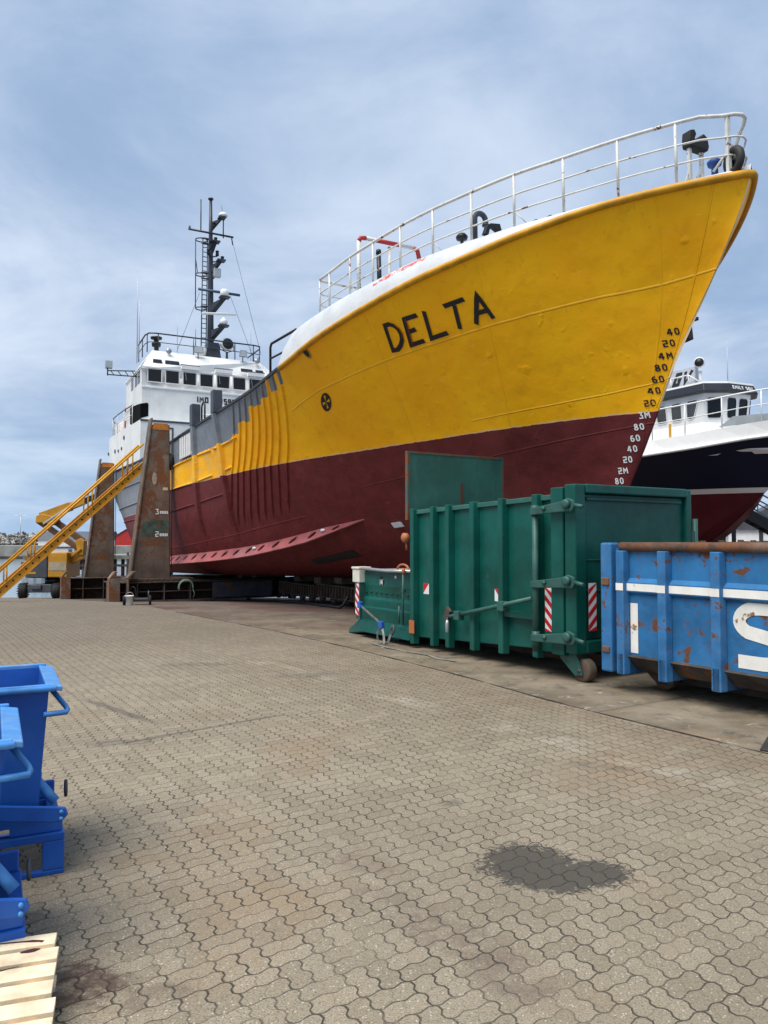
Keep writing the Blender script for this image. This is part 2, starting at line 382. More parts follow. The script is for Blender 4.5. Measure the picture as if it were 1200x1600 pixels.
    # dark strips where cable trenches were relaid
    def strip(ax, ay, bx, by, w):
        dx, dy = bx-ax, by-ay; L = math.hypot(dx, dy); dx /= L; dy /= L
        u = g.m('ADD', g.m('MULTIPLY', g.m('SUBTRACT', X, ax), dx), g.m('MULTIPLY', g.m('SUBTRACT', Y, ay), dy))
        v = g.m('ABSOLUTE', g.m('SUBTRACT', g.m('MULTIPLY', g.m('SUBTRACT', Y, ay), dx), g.m('MULTIPLY', g.m('SUBTRACT', X, ax), dy)))
        v = g.m('ADD', v, g.m('MULTIPLY', wob3, w*2.2))
        return g.m('MULTIPLY', g.m('SUBTRACT', 1.0, g.step(v, w*.4, w)), g.m('MULTIPLY', g.step(u, 0, .6), g.m('SUBTRACT', 1.0, g.step(u, L-.8, L))))
    for a in [(-2.9, 7.4, -.85, 9.2, .05), (-3.9, 9.9, -2.3, 8.3, .08)]:
        col = g.mix(g.m('MULTIPLY', strip(*a), .6), col, rgb((.075, .065, .058)))
    dust = strip(-2.4, 13.2, 3.4, 5.6, .26)
    col = g.mix(g.m('MULTIPLY', g.m('MULTIPLY', dust, g.step(g.noise(P, 1.6, 6, .7), .42, .66)), .38), col, rgb((.43, .395, .33)))
    brown = g.m('MULTIPLY', strip(-1.4, 14.6, 4.4, 5.5, .55), .55)
    col = g.mix(g.m('MULTIPLY', brown, g.step(g.noise(P, .9, 4, .6), .35, .65)), col, rgb((.155, .108, .068)))
    col = g.mix(g.m('MULTIPLY', joint, .88), col, rgb((.035, .031, .026)))
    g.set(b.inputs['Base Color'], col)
    g.set(b.inputs['Roughness'], g.m('SUBTRACT', .86, g.m('MULTIPLY', oil, .22)))
    b.inputs['Specular IOR Level'].default_value = .3
    hgt = g.m('ADD', g.m('MULTIPLY', g.m('SUBTRACT', 1.0, joint), .009), g.m('ADD', g.m('MULTIPLY', fine, .0022), g.m('MULTIPLY', tone, .003)))
    bn = g.node('ShaderNodeBump'); bn.inputs['Strength'].default_value = .9; bn.inputs['Distance'].default_value = 1.0
    g.set(bn.inputs['Height'], hgt); g.l.new(bn.outputs[0], b.inputs['Normal'])
    return m
def concrete_material():
    m = bpy.data.materials.new('stained_concrete'); m.use_nodes = True; g = NT(m.node_tree); b = g.n['Principled BSDF']
    P = g.node('ShaderNodeNewGeometry').outputs['Position']; X, Y, Z = g.sep(P)
    col = g.mix(g.step(g.noise(P, .8, 6, .65), .3, .7), rgb((.112, .089, .061)), rgb((.262, .222, .163)))
    col = g.mix(g.m('MULTIPLY', g.step(g.noise(P, 2.6, 6, .7, .4), .52, .66), .7), col, rgb((.080, .066, .052)))
    col = g.mix(g.m('MULTIPLY', g.step(g.noise(g.vm('ADD', P, (4, 8, 0)), 1.3, 5, .65, .3), .52, .70), .5), col, rgb((.21, .125, .060)))
    pale = g.step(g.noise(g.vm('ADD', P, (14, 2, 0)), 3.4, 5, .7, .5), .60, .67)
    col = g.mix(g.m('MULTIPLY', pale, .6), col, rgb((.40, .37, .32)))
    fine = g.noise(P, 160, 3, .7)
    col = g.mix(g.m('MULTIPLY', g.step(fine, .4, .7), .35), col, rgb((.07, .06, .05)))
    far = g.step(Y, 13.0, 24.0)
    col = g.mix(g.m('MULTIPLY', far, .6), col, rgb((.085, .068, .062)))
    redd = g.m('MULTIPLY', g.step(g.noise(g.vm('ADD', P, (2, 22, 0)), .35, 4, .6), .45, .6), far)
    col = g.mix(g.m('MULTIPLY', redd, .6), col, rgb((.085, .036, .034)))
    c, s_ = math.cos(YA), math.sin(YA)
    p = g.m('ADD', g.m('MULTIPLY', X, -s_), g.m('MULTIPLY', Y, c))
    d = g.m('ABSOLUTE', g.m('SUBTRACT', g.m('FRACT', g.m('DIVIDE', g.m('ADD', p, g.m('MULTIPLY', g.noise(P, 2, 2), .05)), 4.2)), .5))
    crack = g.m('SUBTRACT', 1.0, g.step(d, .001, .0045))
    col = g.mix(g.m('MULTIPLY', crack, .75), col, rgb((.04, .034, .028)))
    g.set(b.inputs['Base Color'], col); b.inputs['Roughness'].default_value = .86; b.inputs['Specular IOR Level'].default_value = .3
    bn = g.node('ShaderNodeBump'); bn.inputs['Strength'].default_value = .8; bn.inputs['Distance'].default_value = 1.0
    g.set(bn.inputs['Height'], g.m('ADD', g.m('MULTIPLY', g.noise(P, 22, 5, .65), .010), g.m('MULTIPLY', fine, .003))); g.l.new(bn.outputs[0], b.inputs['Normal'])
    return m
EDGE = pchip([-20, 4, 7.29, 9.69, 11.1, 12.72, 14.21, 17, 21.92, 30, 41.5, 46.5], [21, 5.75, 3.61, 2.08, 1.34, .40, -.50, -2.35, -6.0, -11.4, -17.4, -20])
ys = [-14+.75*i for i in range(82)]; ys = [y for y in ys if y < 46.4]+[46.5]
def sheet(name, rows, m, dz=0.0):
    mb = MB(); n = len(rows[0])
    mb.add([(x, y, yard_z(x, y)+dz) for r in rows for x, y in r],
           [(i*n+k, i*n+k+1, (i+1)*n+k+1, (i+1)*n+k) for i in range(len(rows)-1) for k in range(n-1)], True)
    return tag(mb.build(name, m), kind='structure')
PAVE, CONC = paving_material(), concrete_material()
tL = [0, .3, .6, .75, .85, .9, .94, .97, 1.0]
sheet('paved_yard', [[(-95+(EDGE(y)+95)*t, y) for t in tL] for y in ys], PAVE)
tR = [0, .003, .006, .01, .014, .018, .023, .028, .034, .04, .05, .06, .075, .09, .11, .14, .18, .24, .32, .45, .65, 1.0]
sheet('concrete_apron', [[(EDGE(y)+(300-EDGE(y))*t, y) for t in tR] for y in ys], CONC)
ysf = [46.5, 48, 51, 55, 65, 80, 110, 160, 260, 420]
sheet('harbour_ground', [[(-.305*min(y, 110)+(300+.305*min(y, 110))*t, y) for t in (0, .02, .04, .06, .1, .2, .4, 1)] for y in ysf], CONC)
# dark recessed joint between the pavers and the concrete
mb = MB()
pts = [(EDGE(y), y) for y in [4+.3*i for i in range(60)]]
for i in range(len(pts)-1):
    (x0, y0), (x1, y1) = pts[i], pts[i+1]
    def hw(yy): return .020+.012*math.sin(yy*7.3)+.010*math.sin(yy*17.1)
    a, b_ = hw(y0), hw(y1)
    mb.add([(x0-a, y0, yard_z(x0, y0)+.004), (x0+a, y0, yard_z(x0, y0)+.004), (x1+b_, y1, yard_z(x1, y1)+.004), (x1-b_, y1, yard_z(x1, y1)+.004)], [(0, 1, 2, 3)])
tag(mb.build('ground_joint', mat('dark_joint', (.030, .026, .022), .9, var=.4, vs=8)), kind='structure')
# quay face at the water's edge
mb = MB(); mb.box(-95, -14.2, 46.5, 47.1, -4.0, -1.47)
tag(mb.build('quay_wall', CONC), 'concrete quay face at the edge of the paved yard', 'quay wall')
# water
m = bpy.data.materials.new('harbour_water'); m.use_nodes = True; g = NT(m.node_tree); b = g.n['Principled BSDF']
P = g.node('ShaderNodeNewGeometry').outputs['Position']
b.inputs['Base Color'].default_value = (.20, .27, .31, 1); b.inputs['Roughness'].default_value = .12; b.inputs['IOR'].default_value = 1.33
bn = g.node('ShaderNodeBump'); bn.inputs['Strength'].default_value = .4; bn.inputs['Distance'].default_value = .07
g.set(bn.inputs['Height'], g.noise(g.vm('MULTIPLY', P, (.6, 1.6, 1)), .9, 5, .6)); g.l.new(bn.outputs[0], b.inputs['Normal'])
mb = MB(); mb.add([(-3000, 47.05, -1.92), (300, 47.05, -1.92), (3000, 4500, -1.92), (-3000, 4500, -1.92)], [(0, 1, 2, 3)])
tag(mb.build('harbour_water', m), kind='structure')
# DELTA hull in ship space: a = metres aft of the stem at 3 m draft, s = metres to starboard, h = metres above the keel
stem_a = pchip([0, .12, .4, 1.0, 1.9, 3, 3.9, 4.5, 5.1, 6.0, 6.37, 7], [3.4, 2.5, 1.75, 1.13, .62, 0, -.45, -.86, -1.28, -1.80, -1.95, -2.1])
rail_h = pchip([-1.95, -1.76, -1.52, -1.19, -.83, -.46, -.05, .39, .86, 1.39, 1.97, 2.62, 3.38, 4.49, 5.4, 5.94, 6.72, 8.07, 9.4, 11, 13, 16, 19, 23, 28, 37],
               [6.34, 6.315, 6.29, 6.26, 6.225, 6.18, 6.12, 6.04, 5.96, 5.86, 5.765, 5.67, 5.545, 5.38, 5.26, 5.185, 5.06, 4.93, 4.84, 4.81, 4.80, 4.77, 4.73, 4.72, 4.85, 5.1])
def rail_s(a):
    x = min(max((a+1.97)/10.6, 0), 1)
    return .015+4.085*(1-(1-x)**2.55)**.92
_D = [0, .04, .12, .35, 1, 1.8, 2.7, 3.8, 5.3, 6.5, 8.7, 11, 14, 18, 40]
_L = [(h, pchip(_D, r)) for h, r in [
    (0.0,  [.02, .05, .05, .05, .06, .08, .10, .14, .24, .38, .75, 1.35, 2.1, 2.6, 2.7]),
    (.45,  [.02, .05, .06, .07, .12, .18, .27, .41, .68, 1.02, 1.72, 2.4, 3.0, 3.42, 3.5]),
    (.9,   [.02, .05, .07, .12, .24, .37, .53, .75, 1.10, 1.42, 2.10, 2.75, 3.3, 3.68, 3.78]),
    (1.9,  [.02, .06, .09, .16, .36, .58, .83, 1.13, 1.56, 1.92, 2.58, 3.15, 3.6, 3.96, 4.03]),
    (3.05, [.02, .06, .11, .23, .60, .98, 1.32, 1.66, 2.10, 2.42, 3.05, 3.5, 3.80, 4.05, 4.1])]]
def stern_a(h): return STERN(h)
STERN = pchip([0, .5, 1, 2, 3, 4.2, 7], [31.0, 31.8, 32.4, 33.4, 34.6, 36.4, 37.6])
TAPER = pchip([0, .5, 1, 2, 3, 4.2, 7], [24, 24, 24.3, 25.5, 27.5, 30, 31])
def half(a, h):
    d = a-stem_a(h)
    if d < 0: return 0.
    def lower(hh):
        dd = a-stem_a(hh)
        for i in range(len(_L)-1):
            if hh <= _L[i+1][0]:
                t = (hh-_L[i][0])/(_L[i+1][0]-_L[i][0])
                v0, v1 = _L[i][1](dd), _L[i+1][1](dd)
                if i == 0: t = t**.7
                return v0+(v1-v0)*t
        return _L[-1][1](dd)
    if h <= 3.05: v = lower(h)
    else:
        rh = rail_h(a); w = min((h-3.05)/max(rh-3.05, .05), 1.25)
        # stations ahead of the waterline stem: run from the stem up to the rail
        if a < stem_a(3.05)+.02:
            lo, hi = 3.05, rh+.2
            for _ in range(22):
                m = .5*(lo+hi)
                if stem_a(m) > a: lo = m
                else: hi = m
            w = (h-lo)/max(rh-lo, .03); s0 = .02
        else: s0 = _L[-1][1](a-stem_a(3.05))
        v = s0+(rail_s(a)-s0)*max(w, 0)**(1.08+.30*min(max((1.5-a)/2.2, 0), 1))
    a0, a1 = TAPER(h), STERN(h)
    if a > a0:
        x = min((a-a0)/(a1-a0), 1); v *= max(1-x**2.6, 0)**.5
    return max(v, .02)
# ================================================================ the big ship on the slip (ship space: x aft, y starboard, z up from keel)
TH, TILT = R(28.2), .022
AFT = V((-math.sin(TH)*math.cos(TILT), math.cos(TH)*math.cos(TILT), -math.sin(TILT)))
STB = V((-math.cos(TH), -math.sin(TH), 0)); UPS = AFT.cross(STB)
SHIP = thing('guard_ship', 'large yellow and dark red ship lettered DELTA with white wheelhouse, hauled out on the slipway', 'ship')
KS = 1.07                                  # the ship's scale
SORG = V((4.7104, 13.0198, 1.16895-2.0))*KS+V((0, 0, 2.0))
SHIP.matrix_world = Matrix(((AFT.x*KS, STB.x*KS, UPS.x*KS, SORG.x), (AFT.y*KS, STB.y*KS, UPS.y*KS, SORG.y), (AFT.z*KS, STB.z*KS, UPS.z*KS, SORG.z), (0, 0, 0, 1)))
def sw(a, s, h): return SORG+(AFT*a+STB*s+UPS*h)*KS

def hull_paint():
    m = bpy.data.materials.new('hull_paint_yellow_red'); m.use_nodes = True; g = NT(m.node_tree); b = g.n['Principled BSDF']
    T = g.node('ShaderNodeTexCoord').outputs['Object']; a, s, h = g.sep(T)
    wob = g.m('SUBTRACT', g.noise(T, 6, 3, .6), .5); big = g.noise(T, .7, 4, .55); mid = g.noise(T, 3.2, 5, .62)
    yel = g.mix(g.step(big, .3, .7), rgb((.96, .425, .001)), rgb((1.0, .495, .002)))
    yel = g.mix(g.m('MULTIPLY', g.step(mid, .5, .75), .35), yel, rgb((.66, .265, .003)))
    drip = g.step(g.noise(g.vm('MULTIPLY', T, (6.0, 6.0, .45)), 1.6, 4, .6), .56, .76)
    yel = g.mix(g.m('MULTIPLY', g.m('MULTIPLY', drip, g.step(big, .40, .62)), .40), yel, rgb((.52, .23, .012)))
    scuff = g.step(g.noise(g.vm('MULTIPLY', T, (1.2, 1.2, 7.0)), 3.1, 5, .7, .4), .655, .70)
    yel = g.mix(g.m('MULTIPLY', scuff, .5), yel, rgb((.98, .66, .16)))
    # freshly brushed paler yellow over the aft bulwark panels
    pale = g.m('MULTIPLY', g.step(a, 12.2, 12.9), g.step(g.noise(g.vm('MULTIPLY', T, (1, 1, 2.5)), 2.2, 5, .6), .40, .62))
    yel = g.mix(g.m('MULTIPLY', pale, .65), yel, rgb((.78, .47, .10)))
    red = g.mix(g.step(mid, .3, .7), rgb((.118, .0155, .0170)), rgb((.155, .023, .0235)))
    red = g.mix(g.m('MULTIPLY', g.m('MULTIPLY', g.step(a, 11.5, 15), g.step(h, 1.0, 2.6)), .55), red, rgb((.135, .034, .036)))
    grime = g.step(g.noise(g.vm('MULTIPLY', T, (1.4, 1.4, .5)), 2.0, 5, .65), .50, .74)
    red = g.mix(g.m('MULTIPLY', grime, .35), red, rgb((.062, .014, .016)))
    scr = g.step(g.noise(g.vm('MULTIPLY', T, (1.0, 1.0, 9.0)), 2.4, 5, .7, .5), .645, .70)
    red = g.mix(g.m('MULTIPLY', scr, .45), red, rgb((.24, .075, .072)))
    aftred = g.m('MULTIPLY', g.step(a, 18.8, 21.0), g.step(g.noise(g.vm('MULTIPLY', T, (2.2, 1, .5)), 1.2, 5, .6), .30, .60))
    red = g.mix(g.m('MULTIPLY', aftred, .7), red, rgb((.19, .060, .062)))
    grey = g.mix(g.step(mid, .3, .7), rgb((.165, .190, .225)), rgb((.215, .240, .275)))
    # where the yellow top coat has not reached yet: lower edge of the grey primer, stepped rib by rib
    steps = [(-5, 9), (6.9, 9), (7.42, 9.), (7.55, 4.62), (8.02, 9), (8.12, 4.62), (8.48, 4.62), (8.58, 4.50), (8.98, 4.55), (9.08, 4.47), (9.95, 4.27), (10.50, 4.34), (11.05, 4.10), (11.25, 3.985)]
    steps = [(-5, 9), (7.36, 4.70), (7.62, 9), (7.80, 4.63), (8.16, 9), (8.30, 4.58), (8.80, 4.50), (9.25, 4.56), (9.66, 4.24), (10.10, 4.30), (10.62, 4.06), (11.10, 3.96), (14.2, 3.90), (18.72, 3.86)]
    sa = g.m('ADD', a, g.m('MULTIPLY', g.m('SUBTRACT', 4.9, h), -.70))       # ribs lean with the frames
    thr = g.ramp(g.m('DIVIDE', g.m('ADD', sa, 5.0), 45.0), [((p+5)/45., v/10.) for p, v in steps[:14]], 'CONSTANT')
    thr = g.m('MULTIPLY', thr, 10.0)
    thr = g.m('ADD', thr, g.m('MULTIPLY', wob, .10))
    gm = g.m('GREATER_THAN', h, thr)
    aft = g.m('GREATER_THAN', g.m('ADD', a, g.m('MULTIPLY', wob, .5)), 18.95)
    paint = g.mix(gm, yel, grey)
    # aft of the tower the side is still in primer and old grey
    paint = g.mix(aft, paint, g.mix(g.step(h, 3.3, 4.0), rgb((.21, .23, .26)), rgb((.155, .165, .19))))
    yb = g.m('MULTIPLY', g.m('MULTIPLY', g.step(a, 18.0, 18.6), g.m('SUBTRACT', 1.0, g.step(a, 18.9, 19.2))), g.step(g.noise(T, 5, 4, .7), .4, .6))
    paint = g.mix(g.m('MULTIPLY', yb, .7), paint, rgb((.30, .27, .20)))
    wl = g.m('ADD', 3.045, g.m('MULTIPLY', wob, .035))
    wl = g.m('ADD', wl, g.m('MULTIPLY', g.step(a, 18.6, 19.5), -.50))
    under = g.m('LESS_THAN', h, wl)
    col = g.mix(under, paint, red)
    edge = g.m('MULTIPLY', g.m('LESS_THAN', g.m('ABSOLUTE', g.m('SUBTRACT', h, g.m('ADD', wl, .012))), .013), g.step(g.noise(T, 2.4, 4, .6), .40, .55))
    col = g.mix(g.m('MULTIPLY', edge, .55), col, rgb((.55, .50, .42)))
    # welds: thin raised seams along the strakes
    def seam(pts, w):
        c = g.ramp(g.m('DIVIDE', g.m('ADD', a, 3), 45.), [((p+3)/45., v/10.) for p, v in pts])
        return g.m('SUBTRACT', 1.0, g.step(g.m('ABSOLUTE', g.m('SUBTRACT', h, g.m('MULTIPLY', c, 10.0))), w*.3, w))
    s1 = seam([(-1.2, 5.10), (-.43, 4.97), (1.4, 4.79), (2.7, 4.68), (4.3, 4.57), (6.7, 4.36), (7.9, 4.16), (9, 4.0)], .022)
    s1 = g.m('MULTIPLY', s1, g.m('LESS_THAN', a, 8.0))
    s2 = g.m('MULTIPLY', seam([(-.4, 3.62), (-.1, 3.50), (.6, 3.41), (1.5, 3.34), (5, 3.2), (10, 3.1)], .018), g.m('LESS_THAN', a, 3.2))
    s3 = g.m('MULTIPLY', seam([(0, 2.86), (1.8, 2.70), (4.3, 2.48), (8, 2.2), (14, 1.9)], .018), g.m('LESS_THAN', a, 7.0))
    s4 = g.m('MULTIPLY', seam([(6, 2.0), (10.5, 1.60), (13.5, 1.31), (18, 1.03), (22, .97)], .03), g.m('GREATER_THAN', a, 9.6))
    vs = g.m('SUBTRACT', 1.0, g.step(g.m('ABSOLUTE', g.m('SUBTRACT', a, g.m('ADD', -.68, g.m('MULTIPLY', g.m('SUBTRACT', h, 4.43), -.50)))), .006, .02))
    vs = g.m('MULTIPLY', vs, g.m('GREATER_THAN', h, 3.1))
    seams = g.m('MAXIMUM', g.m('MAXIMUM', s1, s2), g.m('MAXIMUM', g.m('MAXIMUM', s3, s4), vs))
    col = g.mix(g.m('MULTIPLY', g.m('MAXIMUM', s1, s2), .30), col, rgb((.86, .52, .06)))
    vb = g.m('SUBTRACT', 1.0, g.step(g.m('ABSOLUTE', g.m('SUBTRACT', g.m('FRACT', g.m('DIVIDE', g.m('ADD', a, g.m('MULTIPLY', h, .35)), 2.35)), .5)), .001, .008))
    stem = g.m('MULTIPLY', g.m('LESS_THAN', g.m('ABSOLUTE', s), .0185), g.m('GREATER_THAN', h, 3.1))
    col = g.mix(g.m('MULTIPLY', stem, .75), col, rgb((.74, .66, .50)))
    g.set(b.inputs['Base Color'], col)
    b.inputs['Specular IOR Level'].default_value = .28
    g.set(b.inputs['Roughness'], g.m('ADD', .40, g.m('ADD', g.m('MULTIPLY', mid, .14), g.m('MULTIPLY', under, .16))))
    bn = g.node('ShaderNodeBump'); bn.inputs['Strength'].default_value = 1.0; bn.inputs['Distance'].default_value = 1.0
    dent = g.noise(g.vm('MULTIPLY', T, (1, 1, .8)), .95, 2, .45); dent2 = g.noise(T, 2.6, 3, .5)
    pits = g.step(g.noise(g.vm('ADD', T, (3, 0, 8)), 2.9, 2, .5), .66, .80)
    hh = g.m('ADD', g.m('ADD', g.m('MULTIPLY', dent, .070), g.m('MULTIPLY', dent2, .020)), g.m('ADD', g.m('MULTIPLY', pits, .012), g.m('MULTIPLY', g.m('MAXIMUM', seams, g.m('MULTIPLY', vb, .6)), .012)))
    hh = g.m('ADD', hh, g.m('MULTIPLY', g.noise(T, 42, 3, .6), .0016))
    g.set(bn.inputs['Height'], hh); g.l.new(bn.outputs[0], b.inputs['Normal'])
    return m
HULLP = hull_paint()
PINK = mat('bilge_keel_red', (.30, .085, .09), .55, var=.22, vs=1.6, fade=(1.1, .6, (.30, .13, .135)), streak=.25, dcol=(.09, .03, .03))
REDH = mat('hull_red', (.10, .017, .018), .55, var=.2)
YELH = mat('hull_yellow', (.74, .37, .006), .45, var=.08, streak=.25, dcol=(.36, .16, .02))
CAPD = mat('bulwark_cap_black', (.022, .023, .028), .5, var=.3)
LETTER = mat('black_letter_paint', (.010, .010, .013), .5, var=.2)
LETRED = mat('red_letter_edge', (.30, .012, .012), .5, var=.2)

# ---- hull shell
taus = [0, .0012, .003, .006, .010, .016, .024, .034, .046, .06, .075, .092, .11, .13, .15, .172, .195, .22, .245, .27, .30, .33, .36, .40, .44, .48, .52, .56, .60, .64, .68,
        .72, .76, .80, .83, .86, .89, .915, .94, .96, .975, .987, .995, 1.0]
vlow = [0, .10, .22, .36, .52, .70, .90, 1.12, 1.38, 1.66, 1.95, 2.25, 2.55, 2.8, 3.05]; vup = [.06, .13, .21, .3, .39, .48, .57, .66, .75, .83, .90, .96, 1.0]
rings = []
for t in taus:
    star = []
    for hv in vlow+[('u', w) for w in vup]:
        if isinstance(hv, tuple):
            a = stem_a(5)+t*(STERN(4.5)-stem_a(5)); h = 4.5
            for _ in range(30):
                h2 = 3.05+(rail_h(a)-3.05)*hv[1]; h = .5*h+.5*h2
                a = stem_a(h)+t*(STERN(h)-stem_a(h))
        else:
            h = hv; a = stem_a(h)+t*(STERN(h)-stem_a(h))
        star.append((a, 0.018 if t in (0,) else half(a, h), h))
    rings.append([(a, s, h) for a, s, h in reversed(star)]+[(a, -s, h) for a, s, h in star])
mb = MB(); mb.loft(rings, closed=False, smooth=True)
n = len(rings[0])
mb.add(rings[0], [tuple(range(n))]); mb.add(rings[-1], [tuple(range(n))])
hull = mb.build('hull', HULLP, SHIP)

def side(a, h, off=0.0): return V((a, half(a, h)+off, h))
# ---- stiffener ribs
tops = [(10.95, 4.83), (10.42, 4.84), (9.93, 4.86), (9.46, 4.87), (9.03, 4.89), (8.61, 4.92), (8.23, 4.95), (7.85, 4.98), (7.46, 5.02), (7.02, 5.07)]
wls = [12.37, 11.95, 11.56, 11.14, 10.74, 10.33, 10.0, 9.61, 9.19]
bots = [(13.59, 1.42), (13.14, 1.47), (12.74, 1.51), (12.28, 1.55), (11.83, 1.6), (11.42, 1.65), (11.01, 1.69), (10.61, 1.74), (10.2, 1.79)]
for i in range(9):
    (a0, h0), (a1, h1), (a2, h2) = (tops[i][0], tops[i][1]-.05), (wls[i], 3.1), bots[i]
    mb = MB(); rr = []
    for k in range(23):
        t = k/22.
        if t < .5: u = t*2; a = a0+(a1-a0)*u; h = h0+(h1-h0)*u
        else: u = t*2-1; a = a1+(a2-a1)*u; h = h1+(h2-h1)*u
        pr = .040*min(1, (1-t)*9+.02)
        w = .024
        rr.append([side(a-w, h, -.03), side(a-w*.8, h, pr), side(a+w*.8, h, pr), side(a+w, h, -.03)])
    mb.loft(rr, smooth=False); mb.build('stiffener_rib', HULLP, hull, bevel=.006, seg=1)
# ---- rub rails
def rubrail(pts, r, m, name='rub_rail', n=26):
    f = pchip([p[0] for p in pts], [p[1] for p in pts]); a0, a1 = pts[0][0], pts[-1][0]
    mb = MB(); mb.tube([side(a0+(a1-a0)*k/n, f(a0+(a1-a0)*k/n), .005) for k in range(n+1)], r, 8)
    return mb.build(name, m, hull)
rubrail([(11.45, 3.99), (12.6, 3.92), (13.45, 3.90)], .035, HULLP, n=8); rubrail([(13.75, 3.90), (15.1, 3.90)], .035, HULLP, n=8)
rubrail([(15.45, 3.89), (18.9, 3.84), (27, 3.9), (31, 3.95)], .035, HULLP)
rubrail([(12.25, 3.25), (13.3, 3.17)], .035, HULLP, n=6); rubrail([(13.95, 3.16), (15.4, 3.09)], .035, HULLP, n=6); rubrail([(15.85, 3.08), (18.8, 3.05), (30.0, 3.0)], .035, HULLP)
rubrail([(12.94, 2.56), (14.2, 2.50), (16.1, 2.39), (19, 2.30), (29.5, 2.35)], .028, HULLP)
# ---- rail cap: yellow forward, black along the waist
def capline(a0, a1, n, r, m, dh=0.0, off=0.0):
    mb = MB()
    mb.tube([(a0+(a1-a0)*k/n, half(a0+(a1-a0)*k/n, rail_h(a0+(a1-a0)*k/n)-.001)+off, rail_h(a0+(a1-a0)*k/n)+dh) for k in range(n+1)], r, 10)
    return mb
pts = []
for k in range(61):
    a = -1.93+(7.35+1.93)*(k/60.)**1.6; pts.append((a, half(a, rail_h(a)-.001)+.012, rail_h(a)))
nose = [(-1.950, .03, 6.335), (-1.957, 0, 6.34)]
full = list(reversed(pts))+nose+[(a, -s, h) for a, s, h in [(-1.950, .03, 6.335)]+pts]
MB().tube(full, .062, 10).build('rail_cap', mat('rail_cap_yellow', (.56, .27, .008), .5, var=.18, vs=4, rust=(.36, 4.0), rcol=(.10, .05, .02)), hull)
for sg in (1, -1):
    mb = MB(); q = []
    for k in range(41):
        a = 7.2+(35.4-7.2)*k/40.; q.append((a, sg*(half(a, rail_h(a)-.001)-.03), rail_h(a)+.02))
    rr = [[(a, s-.07, h-.035), (a, s+.07, h-.035), (a, s+.07, h+.035), (a, s-.07, h+.035)] for a, s, h in q]
    mb.loft(rr, smooth=False); mb.build('bulwark_cap', CAPD, hull)
# ---- decks
mb = MB(); L = [(a, min(half(a, 3.8), half(a, 3.9))-.06) for a in [6.9+.75*i for i in range(37)]]
mb.add([(a, s, 3.86) for a, s in L]+[(a, -s, 3.86) for a, s in L], [(i, i+1, len(L)+i+1, len(L)+i) for i in range(len(L)-1)])
mb.build('main_deck', mat('deck_grey', (.10, .11, .12), .7), hull)
# ---- white turtle shell above the rail
wt = pchip([-2.0, -1.65, -.79, .02, 1.0, 2.2, 2.92, 3.76, 4.98, 5.99, 6.91, 7.43, 7.7], [6.45, 6.46, 6.39, 6.32, 6.27, 6.22, 6.19, 6.11, 6.03, 5.97, 5.91, 5.86, 5.80])
rr = []
N = 40
for k in range(N+1):
    a = -1.95+(7.72+1.95)*(k/N)**1.35
    sr, hr = max(half(a, rail_h(a)-.002), .03)-.015, rail_h(a)-.02; ht = wt(a); ins = min(.36, sr*.6)
    e = 1.0
    if a > 7.0: e = math.sqrt(max(1-((a-7.0)/.74)**2, 0.02)); ht = hr+(ht-hr)*e
    arcp = [(sr-ins*(1-math.cos(R(90*j/6.)))*1.0, hr+(ht-hr)*math.sin(R(90*j/6.))) for j in range(7)]
    st = [(a, s, h) for s, h in arcp]+[(a, (sr-ins)*.5, ht+.035*e)]
    rr.append(st+[(a, 0, ht+.05*e)]+[(a_, -s, h) for a_, s, h in reversed(st)])
WB = mat('white_turtle_deck', (.54, .565, .585), .5, var=.09, vs=1.6, streak=.28, dcol=(.40, .40, .38), rust=(.30, 2.2), bump=.012, bs=3)
mb = MB(); mb.loft(rr, closed=False, smooth=True); n = len(rr[0]); mb.add(rr[-1], [tuple(range(n))])
turtle = mb.build('turtle_deck', WB, SHIP)
# forecastle bulkhead below the turtle shell
mb = MB(); sB, sA = half(7.6, 3.9)-.06, half(7.6, 4.95)-.06
mb.hexa([(7.58, sB, 3.87), (7.66, sB, 3.87), (7.66, -sB, 3.87), (7.58, -sB, 3.87), (7.58, sA, 4.97), (7.66, sA, 4.97), (7.66, -sA, 4.97), (7.58, -sA, 4.97)])
mb.build('forecastle_bulkhead', WHITE, SHIP)
# red primer showing through the white on the turtle shell
g = NT(WB.node_tree); b = g.n['Principled BSDF']; T = g.node('ShaderNodeTexCoord').outputs['Object']; a_, s_, h_ = g.sep(T)
old = b.inputs['Base Color'].links[0].from_socket
band = g.m('MULTIPLY', g.m('MULTIPLY', g.step(a_, 2.3, 2.7), g.m('SUBTRACT', 1.0, g.step(a_, 3.7, 4.2))), g.m('GREATER_THAN', s_, 0))
line = g.m('ABSOLUTE', g.m('SUBTRACT', h_, g.m('SUBTRACT', 6.46, g.m('MULTIPLY', a_, .135))))
band = g.m('MULTIPLY', band, g.m('SUBTRACT', 1.0, g.step(line, .02, .16)))
msk = g.step(g.m('ADD', g.m('MULTIPLY', g.noise(T, 7, 5, .7, .6), .9), g.m('MULTIPLY', band, .42)), .80, .86)
g.l.new(g.mix(g.m('MULTIPLY', msk, g.m('GREATER_THAN', band, .02)), old, rgb((.50, .085, .07))), b.inputs['Base Color'])
